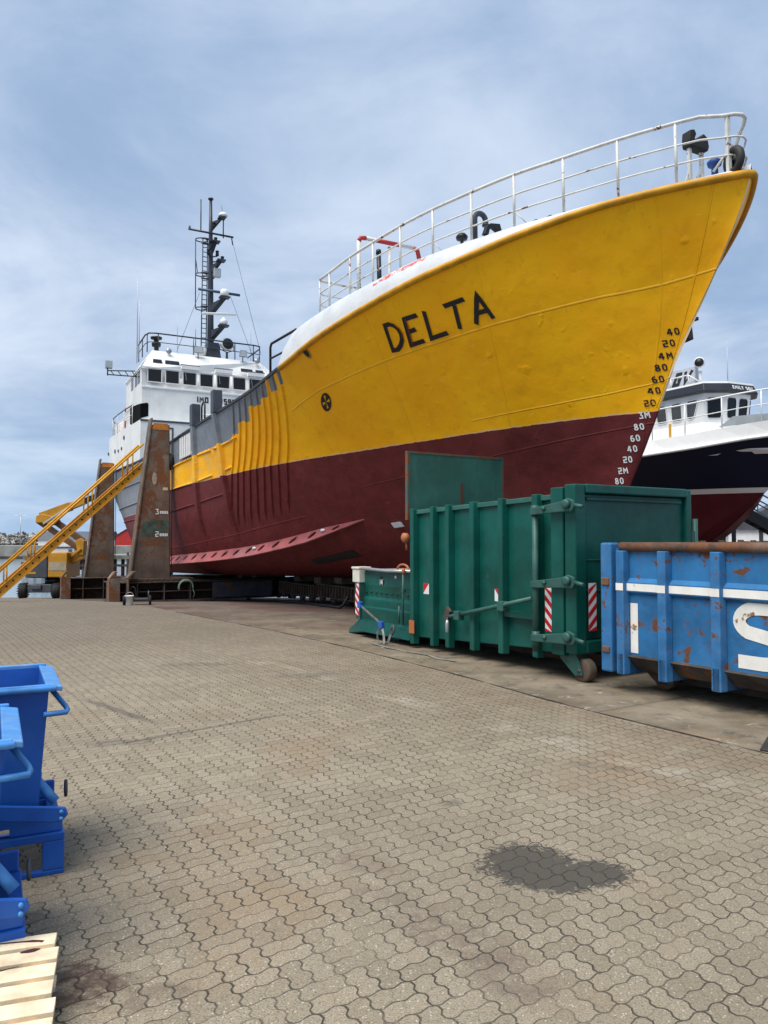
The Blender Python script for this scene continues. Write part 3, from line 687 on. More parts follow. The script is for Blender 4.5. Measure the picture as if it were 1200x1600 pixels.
# ---- bow railing
rp = pchip([-1.70, -1.17, -.5, .23, .99, 1.77, 2.57, 3.36, 4.14, 4.89, 5.67, 6.1], [.22, .72, 1.28, 1.77, 2.2, 2.55, 2.86, 3.11, 3.3, 3.45, 3.57, 3.62])
rtop = pchip([-1.75, -1.46, -1.17, -.5, .23, .99, 1.77, 2.57, 3.36, 4.14, 4.89, 5.67, 6.1], [7.30, 7.37, 7.34, 7.26, 7.19, 7.15, 7.10, 7.05, 6.99, 6.92, 6.86, 6.77, 6.74])
rail = MB()
def railrun(f, r, a_end=6.08, a0=-1.66):
    al = [a0+(a_end-a0)*k/34. for k in range(35)]
    st = [(a, rp(a), f(a)) for a in reversed(al)]
    nose = [(a0-.13, .12, f(a0)), (a0-.17, 0, f(a0)), (a0-.13, -.12, f(a0))]
    return st+nose+[(a, -rp(a), f(a)) for a in al]
top = railrun(rtop, .03)
railing = MB().tube(top, .030, 8).build('bow_railing', RAILW, SHIP)
f1 = lambda a: wt(a)+(rtop(a)-wt(a))*.60
f2 = lambda a: wt(a)+(rtop(a)-wt(a))*.27
for f in (f1, f2):
    MB().tube(railrun(f, .016), .0155, 6).build('rail_bar', RAILW, railing)
# cross return at the aft end of the railing
for f, r in ((rtop, .028), (f1, .016), (f2, .016)):
    MB().tube([(6.08, 3.62, f(6.08)), (6.16, 3.5, f(6.08)), (6.16, 2.55, f(6.08)-.02)], r, 8).build('rail_bar', RAILW, railing)
MB().tube([(6.16, 2.55, wt(6.1)), (6.16, 2.55, rtop(6.08))], .022, 6).build('stanchion', RAILW, railing)
for a in [-1.17, -.5, .23, .99, 1.77, 2.57, 3.36, 4.14, 4.89, 5.67, 6.08]:
    for sg in (1, -1):
        MB().tube([(a, sg*rp(a), wt(a)-.03), (a, sg*rp(a), rtop(a))], .0235, 8).build('stanchion', RAILW, railing)
for a in (.99, 2.57, 4.89):
    MB().tube([(a-.16, rp(a)-.12, wt(a)), (a, rp(a), f2(a))], .012, 6).build('stanchion_brace', RAILW, railing)
MB().beam((-1.70, .18, 6.42), (-1.70, .18, 7.30), .07, .05).build('stem_post', RAILW, railing)
MB().tube([(-1.72, .10, 6.88), (-1.45, .22, 6.55)], .02, 6).build('stanchion_brace', RAILW, railing)
# ---- gear on the forecastle
# fender roller on a trestle
mb = MB()
for a, s in ((-1.08, .30), (-1.08, .02)):
    mb.beam((a, s, 6.40), (a, s, 7.10), .055, .055)
mb.beam((-1.08, .30, 6.72), (-1.05, .40, 6.42), .04, .04); mb.beam((-1.08, .02, 6.82), (-1.02, .22, 6.42), .04, .04)
tr = mb.build('fairlead_trestle', RAILW, turtle)
mb = MB(); P_ = [(-.20, 7.08), (.20, 7.08), (.22, 7.18), (.20, 7.34), (.10, 7.37), (.06, 7.30), (.10, 7.22), (-.09, 7.20), (-.06, 7.29), (-.11, 7.35), (-.20, 7.30), (-.23, 7.16)]
mb.prism(P_, lambda x, y: (-1.17, .16+x, y), lambda x, y: (-1.00, .16+x, y)); mb.build('roller_fairlead', RUBBER, tr, bevel=.015)
# bow fairleads
mb = MB()
for c, ax in (((-1.76, .14, 6.60), (.25, 1, 0)), ((-1.60, -.12, 6.58), (.9, .6, 0))):
    axv = V(ax).normalized(); a_ = V((0, 0, 1)); b2 = axv.cross(a_)
    mb.tube([V(c)+a_*math.sin(R(t))*.165+b2*math.cos(R(t))*.15 for t in range(0, 360, 18)], .062, 8, closed=True)
mb.build('bow_fairlead', mat('fairlead_black', (.018, .017, .016), .65, var=.3, rust=(.36, 6)), turtle)
mb = MB().lathe([(.05, 0), (.05, .26), (.10, .27), (.115, .33), (.06, .38)], (-1.40, .12, 6.42)); mb.build('blue_bollard', mat('blue_paint', (.02, .07, .28), .5), turtle)
# gooseneck vent, A fairlead, mushroom vents
gz = wt(1.85)
mb = MB().tube([(1.85, 2.42, gz-.02), (1.85, 2.42, gz+.44)]+[(1.85, 2.42-.12+.12*math.cos(R(t)), gz+.44+.12*math.sin(R(t))) for t in range(20, 181, 20)]+[(1.85, 2.18, gz+.37)], .05, 10)
mb.lathe([(.066, 0), (.066, .03)], (1.85, 2.18, gz+.35)); mb.build('gooseneck_vent', DGREY, turtle)
def gearA(a0, s, h0, k):
    mb = MB()
    outer = [(-.30, -.05), (-.20, .20), (-.08, .28), (.22, .32), (.34, -.05), (.18, -.05), (.13, .12), (0, .18), (-.11, .12), (-.16, -.05)]
    mb.prism(outer, lambda x, y: (a0-.05, s-x*k, h0+y*k), lambda x, y: (a0+.05, s-x*k, h0+y*k)); return mb.build('rope_fairlead', BLACK, turtle, bevel=.01)
gearA(1.50, 2.30, wt(1.5)+.02, .66)
mb = MB().lathe([(.03, 0), (.03, .12), (.10, .13), (.11, .18), (.07, .23), (.01, .24)], (2.12, 2.52, wt(2.1)+.02)); mb.build('mushroom_vent', BLACK, turtle)
for a in (.80, .58): gearA(a, rp(a)-.22, wt(a)-.10, .55)
MB().tube([(4.42, 3.0, 6.0), (4.46, 3.0, 6.86)], .05, 8).lathe([(.06, 0), (.05, .08), (.01, .1)], (4.46, 3.0, 6.86)).build('capped_pipe', BLACK, turtle)
# red and white pipe frame
mb = MB(); mb.tube([(5, 3.19, 5.95), (5, 3.19, 7.30)], .045, 8); mb.tube([(5, 1.7, 6.0), (5, 1.7, 7.2)], .04, 8); mb.tube([(5, 2.45, 6.0), (5, 2.45, 7.3)], .035, 8)
fr = mb.build('pipe_frame', RAILW, turtle)
mb = MB(); mb.tube([(5, 3.19, 7.28), (5, 3.14, 7.37), (5, 3.02, 7.39)], .05, 8); mb.tube([(5, 2.78, 7.39), (5, 2.2, 7.39)], .05, 8); mb.tube([(5, 1.85, 7.39), (5, 1.74, 7.35), (5, 1.70, 7.18)], .05, 8)
mb.build('red_pipe_band', RED, fr)
mb = MB(); mb.tube([(5, 3.05, 7.39), (5, 1.84, 7.39)], .045, 8); mb.build('top_pipe', RAILW, fr)
# black step frame at the aft end of the forecastle
mb = MB(); mb.tube([(8.5, 3.9, 4.9), (8.5, 3.9, 5.78), (8.42, 3.9, 5.86), (7.05, 3.8, 5.86)], .032, 8); mb.tube([(8.45, 3.9, 5.50), (7.5, 3.82, 5.50)], .026, 8)
mb.build('boarding_frame', BLACK, SHIP)
# anchor on the far bow
mb = MB(); mb.prism([(-.09, -.14), (.10, -.16), (.12, .06), (.03, .20), (-.06, .18)], lambda x, y: (-.30+x, -.50, 4.40+y), lambda x, y: (-.30+x, -.36, 4.40+y))
mb.box(-.46, -.28, -.56, -.38, 4.58, 4.64); mb.build('anchor', BLACK, SHIP, bevel=.01)
mb = MB(); mb.tube([(-.70, -.04, 4.75), (-.38, -.42, 4.60)], .03); mb.build('anchor_chain', BLACK, SHIP)
# ---- bilge keel with lightening holes
kr = pchip([7.6, 9.3, 10.8, 12.6, 14.75, 18, 21.6, 24], [1.56, 1.38, 1.19, 1.01, .89, .79, .72, .70])
def bk(a, u, off=0.0):            # u 0 at the hull, 1 at the free edge
    h = kr(a); w = .50*min(1, max(.04, (a-7.5)/1.9)**.8); s = half(a, h)
    return V((a+.16*u*w, s-.04+u*w*.70-off*.75, h-u*w*.72-off*.66))
poly_a = [7.55+.15*i for i in range(110)]
bm = bmesh.new()
holes = [8.55, 9.45, 10.35, 11.2, 12.0, 12.75, 13.55, 14.35, 15.2, 16.1, 17.0, 17.9, 18.8, 19.7, 20.6, 21.5]
# build the plate as strips with oval openings left out
def plate(off):
    out = []
    pts_out = [(a, 0) for a in poly_a]
    return out
M2 = MB()
segs = sorted([(c-.13, c+.13) for c in holes])
cuts = [7.55]+[x for sg in segs for x in sg]+[24.0]
def strip(a0, a1, u0, u1, n):
    P0 = [[bk(a0+(a1-a0)*k/n, u, o) for k in range(n+1)] for u, o in ((u0, 0), (u1, 0), (u1, .03), (u0, .03))]
    M2.loft([[P0[j][k] for j in range(4)] for k in range(n+1)], smooth=False)
strip(7.55, 24, 0, .22, 60); strip(7.55, 24, .74, 1.0, 60)
for i in range(0, len(cuts)-1, 2): strip(cuts[i], cuts[i+1], .22, .74, 6)
for c in holes:                    # rounded corners of the slots
    for sg in (1, -1):
        for uu, ud in ((.22, .17), (.74, -.17)):
            p = [(c+sg*.13, uu), (c+sg*.13, uu+ud), (c+sg*.075, uu+ud*.35), (c+sg*.03, uu)]
            M2.prism(p, lambda x, y: bk(x, y, 0), lambda x, y: bk(x, y, .03))
M2.build('bilge_keel', PINK, hull)
for a, u in ((9.0, .45), (12.38, .45)):
    c = bk(a, u, -.03); mb = MB(); mb.sphere(c, .09, sc=(1.3, .6, .5)); mb.build('anode', PVC, hull)
def patch(a0, a1, h0, h1, m, name):
    mb = MB(); mb.hexa([side(a0, h0, -.01), side(a1, h0-.02, -.01), side(a1+.03, h1, -.01), side(a0+.03, h1+.02, -.01),
                        side(a0, h0, .05), side(a1, h0-.02, .05), side(a1+.03, h1, .05), side(a0+.03, h1+.02, .05)]); return mb.build(name, m, hull, bevel=.01)
patch(6.42, 6.72, 1.30, 1.40, PVC, 'anode')
# sea chest recess under the bilge keel: plate frame with darker grating
mb = MB(); mb.hexa([side(8.6, .62, .0), side(10.6, .40, .0), side(10.7, .52, .0), side(8.7, .78, .0), side(8.6, .62, .03), side(10.6, .40, .03), side(10.7, .52, .03), side(8.7, .78, .03)])
mb.build('sea_chest_grating', BLACK, hull)
# ---- fender posts
def post(a0, ht, hb, w, gz):
    mb = MB(); rr = []
    for k in range(15):
        t = k/14.; h = 4.82+(hb-4.82)*t; a = a0+(.85 if hb < 2.5 else .85)*t**1.15*(4.8-hb)/3.7
        pr = .12*(1-.9*max(0, t-.72)/.28)
        rr.append([side(a-w, h, -.06), side(a-w*.62, h, pr), side(a+w*.62, h, pr), side(a+w, h, -.06)])
    mb.loft(rr, smooth=False); p = mb.build('fender_post', HULLP, hull, bevel=.02)
    mb = MB(); s = half(a0, 4.8)
    mb.box(a0-w*.85, a0+w*.85, s-.16, s+.12, 4.82, ht); mb.build('post_head', DGREY, p, bevel=.02)
post(15.05, 5.52, 1.05, .19, 0); post(12.62, 5.50, 1.13, .17, 0)
# ladder hoops between the posts
for a in (14.35,):
    mb = MB(); s = half(a, 4.8)-.1
    mb.tube([(a+.18, s, 4.5), (a+.18, s, 5.35), (a+.1, s, 5.45), (a-.1, s, 5.45), (a-.18, s, 5.35), (a-.18, s, 4.5)], .03, 8); mb.build('ladder_hoop', BLACK, SHIP)
# white boarding gate in the waist
mb = MB()
s = half(16, 4.5)+.03
for a in (15.5, 15.78, 16.1, 16.42, 16.72): mb.box(a, a+.16, s-.03, s+.03, 3.97, 4.68-.0*(a-15))
for h in (4.0, 4.3, 4.58): mb.box(15.46, 16.92, s-.05, s-.035, h, h+.08)
mb.build('boarding_gate', WHITE2, SHIP)
mb = MB(); mb.box(15.45, 16.95, s-.062, s-.052, 3.95, 4.72); mb.build('gate_shade_panel', BLACK, SHIP)  # black sheet stands in for the shade behind the gate
# tyre fender beside the tower
mb = MB(); cc = side(18.15, 4.02, .10)
mb.tube([cc+V((math.cos(R(t))*.22, 0, math.sin(R(t))*.22)) for t in range(0, 360, 20)], .09, 8, closed=True); mb.build('tyre_fender', RUBBER, SHIP)
# ---- DELTA
def on_side(off): return lambda u, v, k=0: side(u, v, off+.0015*k)
W_ = .072
def letter(strokes, nm='letter'):
    mb = MB()
    for k, st in enumerate(strokes):
        cl = st[-1] == 0; mb.ribbon(st[:-1] if cl else st, W_, lambda u, v, k=k: side(u, v, .014+.002*k), 6, cl)
    return mb.build(nm, LETTER, hull, recalc=False)
letter([[(3.735, 5.115), (3.915, 4.70), (3.80, 4.695), (3.68, 4.75), (3.58, 4.83), (3.525, 4.92), (3.52, 5.01), (3.56, 5.08), (3.63, 5.12), 0]])
letter([[(2.985, 5.15), (3.275, 5.135), (3.465, 4.715), (3.145, 4.735)], [(3.345, 4.925), (3.175, 4.94)]])
letter([[(2.815, 5.185), (2.985, 4.745), (2.625, 4.775)]])
letter([[(2.42, 5.185), (2.015, 5.225)], [(2.225, 5.17), (2.365, 4.79)]])
letter([[(2.045, 4.81), (1.775, 5.25), (1.715, 4.845)], [(1.93, 4.975), (1.745, 4.985)]])
for st in ([(3.545, 4.86), (3.49, 4.92), (3.485, 5.01), (3.53, 5.09)], [(3.235, 5.13), (3.42, 4.72)]):
    MB().ribbon(st, .018, lambda u, v: side(u, v, .021), 5).build('red_letter_edge', LETRED, hull, recalc=False)
# ---- draft marks
WL_ = mat('white_letter_paint', (.78, .78, .76), .5, var=.05)
marks = [('40', -.53, 4.28), ('20', -.43, 4.11), ('4M', -.34, 3.92), ('80', -.25, 3.74), ('60', -.17, 3.56), ('40', -.08, 3.38), ('20', .02, 3.185), ('3M', .14, 3.0 - .005),
         ('80', .25, 2.81), ('60', .35, 2.625), ('40', .435, 2.45), ('20', .55, 2.275), ('2M', .675, 2.09), ('80', .765, 1.915)]
for tx, a, h in marks:
    mb = MB()
    write(mb, tx, -a-.105, h-.052, .108, lambda u, v, k=0: side(-u, v, .016+.002*k), .19, .22, 2)
    mb.build('draft_mark', LETTER if h > 3.1 else WL_, hull, recalc=False)
# ---- thruster mark: black ring with quartered disc
mb = MB(); c0 = (6.58, 4.125); r_ = .165
lean = lambda u, v, o: side(u-.85*(v-c0[1]), v, o)
mb.ribbon([(c0[0]+r_*.95*math.cos(R(t)), c0[1]+r_*.92*math.sin(R(t))) for t in range(0, 360, 15)], .045, lambda u, v: lean(u, v, .014), 1, True)
for q in (35, 125, 215, 305):
    mb.add([lean(c0[0], c0[1], .013)]+[lean(c0[0]+r_*.85*math.cos(R(q+t)), c0[1]+r_*.85*math.sin(R(q+t)), .013) for t in (-29, -10, 10, 29)], [(0, 1, 2, 3, 4)])
mb.build('thruster_mark', LETTER, hull, recalc=False)
mb = MB(); c0 = (6.10, 5.07)
mb.ribbon([(c0[0]+.085*math.cos(R(t)), c0[1]+.10*math.sin(R(t))) for t in range(0, 360, 20)], .035, lambda u, v: side(u, v, .02), 1, True)
pf = mb.build('porthole', mat('brass_rim', (.30, .20, .05), .5), hull, recalc=False)
mb = MB(); mb.add([side(c0[0]+.07*math.cos(R(t)), c0[1]+.085*math.sin(R(t)), .012) for t in range(0, 360, 20)], [tuple(range(18))]); mb.build('pane', GLASS, pf, recalc=False)
# faded red name on the aft quarter
mb = MB(); write(mb, 'REDO', -24.75, 4.24, .36, lambda u, v, k=0: side(-u, v, .012+.002*k), .24, .10, 2)
mb.build('faded_lettering', mat('faded_red', (.24, .035, .045), .6, var=.2), hull, recalc=False)
# ================================================================ deckhouse, wheelhouse, mast
SW = .4                                   # the house sits a little to starboard of my centreline
# lower house, flush with the ship's side
S1 = 3.95
mb = MB(); rr = []
for a in [24.9, 27, 29, 31, 33, 34.4, 35.4, 36.1, 36.6, 36.9]:
    x = max(0, (a-33.2)/3.75); k = math.sqrt(max(1-x**2.4, .02))
    sb = min(S1, half(min(a, 35.9), 4.8)-.05) if a < 31 else S1*k
    rr.append([(a, sb, 4.5), (a, sb-.02, 6.66+.045*(a-24.9)), (a, -sb+.02, 6.66+.045*(a-24.9)), (a, -sb, 4.5)])
mb.loft(rr, smooth=False); house = mb.build('deckhouse', WHITE, SHIP)
mb = MB(); mb.box(24.87, 24.9, -S1, S1, 6.60, 6.68); mb.build('house_edge_trim', DGREY, house)
for a, h, w in [(28.9, 6.42, .10), (29.55, 5.98, .085), (30.5, 5.98, .08), (31.5, 6.08, .11), (34.1, 6.28, .09), (34.6, 6.28, .09)]:
    mb = MB(); mb.lathe([(w*1.0, 0), (w*1.0, .03), (w*.8, .035)], (a, 3.94 if a < 33 else 3.94*math.sqrt(1-((a-33.2)/3.75)**2.4), h), (0, 1, 0), 14); sc = mb.build('porthole', DGREY, house)
    mb = MB(); mb.lathe([(w*.78, 0), (w*.78, .006)], (a, 3.978 if a < 33 else 3.978*math.sqrt(1-((a-33.2)/3.75)**2.4), h), (0, 1, 0), 14); mb.build('pane', GLASS, sc)
# front door recess and windows of the lower house
mb = MB()
for (s0, s1, h0, h1) in [(2.55, 3.45, 4.75, 6.35), (1.05, 1.9, 5.2, 6.3)]:
    mb.ribbon([(s0, h0), (s1, h0), (s1, h1), (s0, h1)], .07, lambda u, v: (24.885, u, v), 1, True)
mb.build('door_frame', DGREY, house, recalc=False)
mb = MB()
for k in range(2):
    for j in range(2): mb.box(24.86, 24.88, 1.2+.3*k, 1.44+.3*k, 5.35+.42*j, 5.7+.42*j)
mb.build('window', GLASS, house)
mb = MB(); mb.box(24.80, 24.9, -.9, .75, 5.25, 6.05); mb.build('alcove_shade_panel', BLACK, house)  # solid black box, its colour stands for the shade inside an alcove
mb = MB(); mb.tube([(24.6, 3.85, 4.8), (24.35, 3.75, 5.7)], .04, 6); mb.build('leaning_bar', BLACK, house)
# upper house (bridge deck) with black panels for a wing recess at its corner
AFc, L_, Rr = 25.75, 3.75, -2.95
mb = MB()
fr0 = [(L_, 6.70), (L_, 8.30), (L_, 9.15), (3.03, 10.33), (-2.20, 10.33), (Rr, 9.15), (Rr, 8.30), (Rr, 6.70)]
def front_a(s, h): return AFc+(max(0, h-9.15)*1.05)
rr = [[(front_a(s, h), s, h) for s, h in fr0], [(29.6, s, h) for s, h in fr0]]
mb.loft(rr, smooth=False); wh = mb.build('wheelhouse', WHITE, SHIP, bevel=.03)
# brow lip and sill lines
mb = MB(); mb.box(AFc-.07, AFc+.02, Rr-.04, L_+.05, 9.17, 9.23); mb.box(AFc, 29.6, L_+.003, L_+.06, 9.17, 9.23); mb.build('brow', WHITE2, wh)
mb = MB(); mb.box(AFc-.05, AFc-.002, Rr, L_-.02, 8.27, 8.33); mb.build('sill', WHITE, wh)
# windows
for i in range(8):
    s1 = 3.48-.786*i; s0 = s1-.62
    mb = MB(); mb.prism([(s0+.05, 8.55), (s1-.05, 8.55), (s1, 8.6), (s1, 9.10), (s1-.05, 9.15), (s0+.05, 9.15), (s0, 9.10), (s0, 8.6)], lambda u, v: (AFc+.0, u, v), lambda u, v: (AFc-.012, u, v))
    w = mb.build('window', GLASS, wh)
    mb = MB(); mb.ribbon([(s0, 8.55), (s1, 8.55), (s1, 9.15), (s0, 9.15)], .045, lambda u, v: (AFc-.016, u, v), 1, True); mb.build('window_frame', WHITE2, w, recalc=False)
    if i in (2, 4, 6):
        mb = MB(); mb.tube([(AFc-.03, s1-.1, 9.2), (AFc-.03, s1-.16, 8.75)], .014, 6); mb.build('wiper', GALV, w)
for i in (2, 4, 6):
    s1 = 3.48-.786*i+.10
    mb = MB(); mb.box(AFc-.17, AFc-.005, s1-.82, s1, 9.25, 9.43); o = mb.build('shutter_box', WHITE2, wh, bevel=.01)
    mb = MB(); mb.box(AFc-.175, AFc-.0, s1-.84, s1+.02, 9.43, 9.46); mb.build('shutter_lid', DGREY, o)
for a in (26.1, 26.75, 27.7):
    mb = MB(); mb.box(a, a+.5, L_, L_+.012, 8.55, 9.12); mb.build('window', GLASS, wh)
# skylights in the sloping brow
for s1, s0 in [(3.17, 2.74), (2.62, 1.95), (-.98, -1.6), (-1.72, -2.15)]:
    mb = MB(); f = lambda u, v, o: (AFc+(v-9.15)*1.05-o*.7, u, v+o*.7)
    mb.prism([(s0, 9.55), (s1, 9.55), (s1-.05, 9.76), (s0, 9.76)], lambda u, v: f(u, v, .0), lambda u, v: f(u, v, .012)); mb.build('skylight', GLASS, wh)
mb = MB(); f2_ = lambda u, v, o: (u, L_-(v-9.15)*.61+o*.85, v+o*.5)
mb.prism([(26.6, 9.4), (28.2, 9.4), (28.2, 9.9), (27.0, 9.9)], lambda u, v: f2_(u, v, 0), lambda u, v: f2_(u, v, .012)); mb.build('skylight', GLASS, wh)
# wing recess: near-black panels painted for its shade, wrapping the starboard corner
VOID = mat('unlit_interior', (.004, .004, .005), .95, var=.2, spec=.1)
mb = MB(); mb.prism([(25.735, 6.86), (27.2, 6.90), (28.3, 6.98), (28.3, 7.78), (26.6, 7.62), (25.735, 7.52)], lambda u, v: (u, L_-.01, v), lambda u, v: (u, L_+.034, v)); mb.build('wing_shade_panel', VOID, wh)
mb = MB(); mb.prism([(3.44, 6.98), (3.78, 6.86), (3.78, 7.52), (3.50, 7.58), (3.44, 7.54)], lambda u, v: (AFc+.01, u, v), lambda u, v: (AFc-.018, u, v)); mb.build('wing_shade_panel', VOID, wh)
# IMO number
mb = MB(); write(mb, 'IMO 8915952', -1.26, 7.80, .26, lambda u, v, k=0: (AFc-.014-.002*k, -u, v), .24, .16, 1)
mb.build('ship_number', LETTER, wh, recalc=False)
mb = MB(); mb.lathe([(.16, 0), (.16, .08), (.10, .12)], (AFc, .35, 7.3), (-1, 0, 0)); mb.build('floodlight', WHITE2, wh)
mb = MB(); mb.tube([(AFc-.05, 1.0, 7.25), (AFc-.05, .15, 7.2)], .03); mb.build('pipe', WHITE2, wh)
# roof railing
mb = MB(); rpts = [(29.5, 3.2), (27.6, 3.25), (27.15, 3.15), (27.05, 2.85), (27.05, -1.95), (27.15, -2.25), (27.6, -2.4), (29.5, -2.4)]
def rz_(f): return [(a, s, 10.35+f) for a, s in rpts]
mb.tube(rz_(.82), .036, 8); rl = mb.build('roof_railing', NAVY, wh)
MB().tube(rz_(.40), .02, 6).build('rail_bar', NAVY, rl)
for a, s in [(29.4, 3.2), (28.4, 3.22), (27.35, 3.2), (27.05, 2.75), (27.05, -.95), (27.05, -1.9), (27.6, -2.4), (28.6, -2.4)]:
    MB().tube([(a, s, 10.30), (a, s, 11.17)], .026, 6).build('stanchion', NAVY, rl)
# roof gear
mb = MB(); mb.lathe([(.10, 0), (.10, .35), (.2, .36), (.22, .5), (.12, .58), (.12, .7), (.26, .72), (.27, .8), (.05, .82)], (27.5, 2.75, 10.3)); mb.build('gyro_pedestal', BLACK, wh)
def flood(a, s, h, w, nm='floodlight'):
    mb = MB(); mb.prism([(-.20, -.16), (.20, -.16), (.17, .16), (-.17, .16)], lambda x, y: (a-.05+y*-.25, s+x*w, h+y), lambda x, y: (a+.14+y*-.25, s+x*w*.7, h+y*.8)); o = mb.build(nm, GALV, wh, bevel=.01)
    mb = MB(); mb.prism([(-.16, -.12), (.16, -.12), (.14, .12), (-.14, .12)], lambda x, y: (a-.052+y*-.25, s+x*w, h+y), lambda x, y: (a-.060+y*-.25, s+x*w, h+y)); mb.build('lens', PVC, o)
    MB().tube([(a+.05, s, h-.15), (a+.05, s, h-.4)], .025, 6).build('bracket', DGREY, o)
flood(26.7, .95, 10.52, 1.25); flood(26.7, -1.25, 10.58, 1.0)
for s in (2.35, -1.95):
    mb = MB(); mb.lathe([(.05, 0), (.07, .1), (.13, .2), (.13, .22)], (26.85, s, 10.32), (-1, 0, -.2), 14); mb.build('horn', GALV, wh)
mb = MB(); mb.lathe([(.25, 0), (.26, .1), (.24, .42), (.1, .55)], (27.4, .42, 10.62), (0, 1, .1)); mb.build('antenna_dome', WHITE2, wh)
# big searchlight
mb = MB(); mb.lathe([(.30, 0), (.32, .06), (.30, .25), (.16, .4)], (27.15, -.62, 11.12), (1, 0, -.05), 20); sl = mb.build('searchlight', WHITE2, wh)
mb = MB(); mb.lathe([(.27, 0), (.27, .02)], (27.13, -.62, 11.12), (1, 0, -.05), 20); mb.lathe([(.05, 0), (.05, .03)], (27.1, -.62, 11.12), (1, 0, -.05), 10); mb.build('lens', mat('dark_lens', (.03, .04, .045), .15), sl)
mb = MB(); mb.tube([(27.3, -.27, 11.1), (27.3, -.27, 10.85), (27.3, -.62, 10.72), (27.3, -.97, 10.85), (27.3, -.97, 11.1)], .025, 6); mb.tube([(27.3, -.62, 10.72), (27.3, -.62, 10.3)], .06, 8); mb.build('yoke', DGREY, sl)
for a, s, h0, h1, r in [(26.9, 1.9, 10.3, 12.2, .012), (27.6, .95, 10.3, 11.3, .03), (28.0, .75, 10.3, 11.9, .022), (27.0, -1.75, 10.3, 12.3, .012), (28.8, 3.3, 10.3, 13.4, .018)]:
    mb = MB(); mb.tube([(a, s, h0), (a, s, h0+(h1-h0)*.55), (a, s, h1)], [r, r, r*.5], 6); mb.build('whip_antenna', DGREY if r > .02 else GALV, wh)
# tall whip aerial aft on the starboard side
MB().tube([(29.3, 3.3, 10.2), (29.3, 3.3, 12.6), (29.3, 3.3, 14.9)], [.028, .02, .008], 6).build('whip_antenna', GALV, wh)
# wing lamp on its lattice arm
mb = MB(); A0 = 27.2
mb.beam((A0, 3.55, 9.32), (A0, 5.0, 9.20), .045, .045); mb.beam((A0, 3.75, 9.05), (A0, 5.0, 9.02), .045, .045)
for k in range(4): mb.beam((A0, 3.75+.32*k, 9.05), (A0, 3.9+.32*k, 9.28-.02*k), .03, .03)
mb.tube([(A0, 4.98, 8.98), (A0, 4.98, 9.3)], .03); wa = mb.build('lamp_arm', NAVY, wh)
mb = MB(); mb.box(A0-.12, A0+.1, 4.78, 5.08, 9.3, 9.66); mb.build('wing_lamp', GALV, wa, bevel=.02)
# ---- mast
MS = .12; MA = 27.6
mb = MB()
mb.tube([(MA, MS, 10.3), (MA, MS, 12.4), (MA, MS, 14.6), (MA, MS, 16.7), (MA, MS, 18.45)], [.18, .155, .13, .10, .07], 12)
mb.loft([[(MA-.55, MS-.38, 10.3), (MA+.45, MS-.38, 10.3), (MA+.45, MS+.3, 10.3), (MA-.55, MS+.3, 10.3)], [(MA-.45, MS-.3, 11.1), (MA+.25, MS-.25, 11.1), (MA+.25, MS+.22, 11.1), (MA-.45, MS+.22, 11.1)]], smooth=False)
mb.lathe([(.13, 0), (.13, .06)], (MA, MS, 18.42)); mast = mb.build('mast', NAVY, SHIP)
def yard(h, s0, s1, r, m, dh=0.0):
    MB().tube([(MA-.22, MS+s0, h+dh), (MA-.22, MS+s1, h-dh)], r, 8).build('yard', m, mast)
yard(16.62, 1.16, -1.08, .052, NAVY, .0); yard(13.72, .66, -1.42, .07, mat('blue_grey_paint', (.05, .09, .15), .5), .0)
for s in (1.10, .55): MB().tube([(MA-.22, MS+s, 16.6), (MA-.22, MS+s, 16.62+(.16 if s > 1 else 1.6))], .03 if s < 1 else .05, 6).build('aerial', NAVY, mast)
MB().tube([(MA-.3, MS-.55, 16.45), (MA-.3, MS-.55, 17.3), (MA-.3, MS-.46, 18.1)], [.03, .03, .008], 6).build('aerial', NAVY, mast)
# bracket arms with lamps and scanners, stepping up the fore side
def arm(h, dx, ds, w, top, m=NAVY):
    mb = MB(); mb.hexa([(MA, MS-w, h-.45), (MA, MS+w, h-.45), (MA-dx*.15, MS+w+ds*.1, h-.42), (MA-dx*.15, MS-w+ds*.1, h-.42), (MA, MS-w, h), (MA, MS+w, h), (MA-dx, MS+w+ds, h+top), (MA-dx, MS-w+ds, h+top)])
    mb.box(MA-dx-.18, MA-dx+.18, MS+ds-w-.12, MS+ds+w+.12, h+top, h+top+.07)
    return mb.build('mast_bracket', m, mast)
b0 = arm(11.75, .7, -.45, .12, .12); b1 = arm(13.05, .75, -.48, .12, .22); b2 = arm(15.05, .55, -.36, .08, .10); b3 = arm(17.25, .55, -.40, .05, .06)
b4 = arm(16.15, .3, -.12, .12, .0)
mb = MB(); mb.lathe([(.14, 0), (.19, .06), (.20, .2), (.16, .26), (.10, .3), (.10, .36)], (MA-.7, MS-.45, 11.94)); mb.build('radar_motor', WHITE2, mast)
mb = MB(); mb.beam((MA-.7, MS+.62, 12.38), (MA-.7, MS-1.08, 12.56), .12, .11); mb.build('radar_scanner', WHITE2, mast, bevel=.03)
mb = MB(); mb.lathe([(.14, 0), (.20, .05), (.21, .22), (.17, .34), (.06, .38)], (MA-.75, MS-.48, 13.34)); mb.build('radar_motor', WHITE2, mast)
mb = MB(); mb.lathe([(.12, 0), (.22, .04), (.23, .12), (.12, .24), (.02, .26)], (MA-.55, MS-.46, 17.38)); mb.build('satellite_dome', WHITE2, mast)
mb = MB(); mb.box(MA-.4, MA-.15, MS-.42, MS-.06, 14.42, 14.85); mb.build('loudspeaker_box', GALV, mast, bevel=.03)
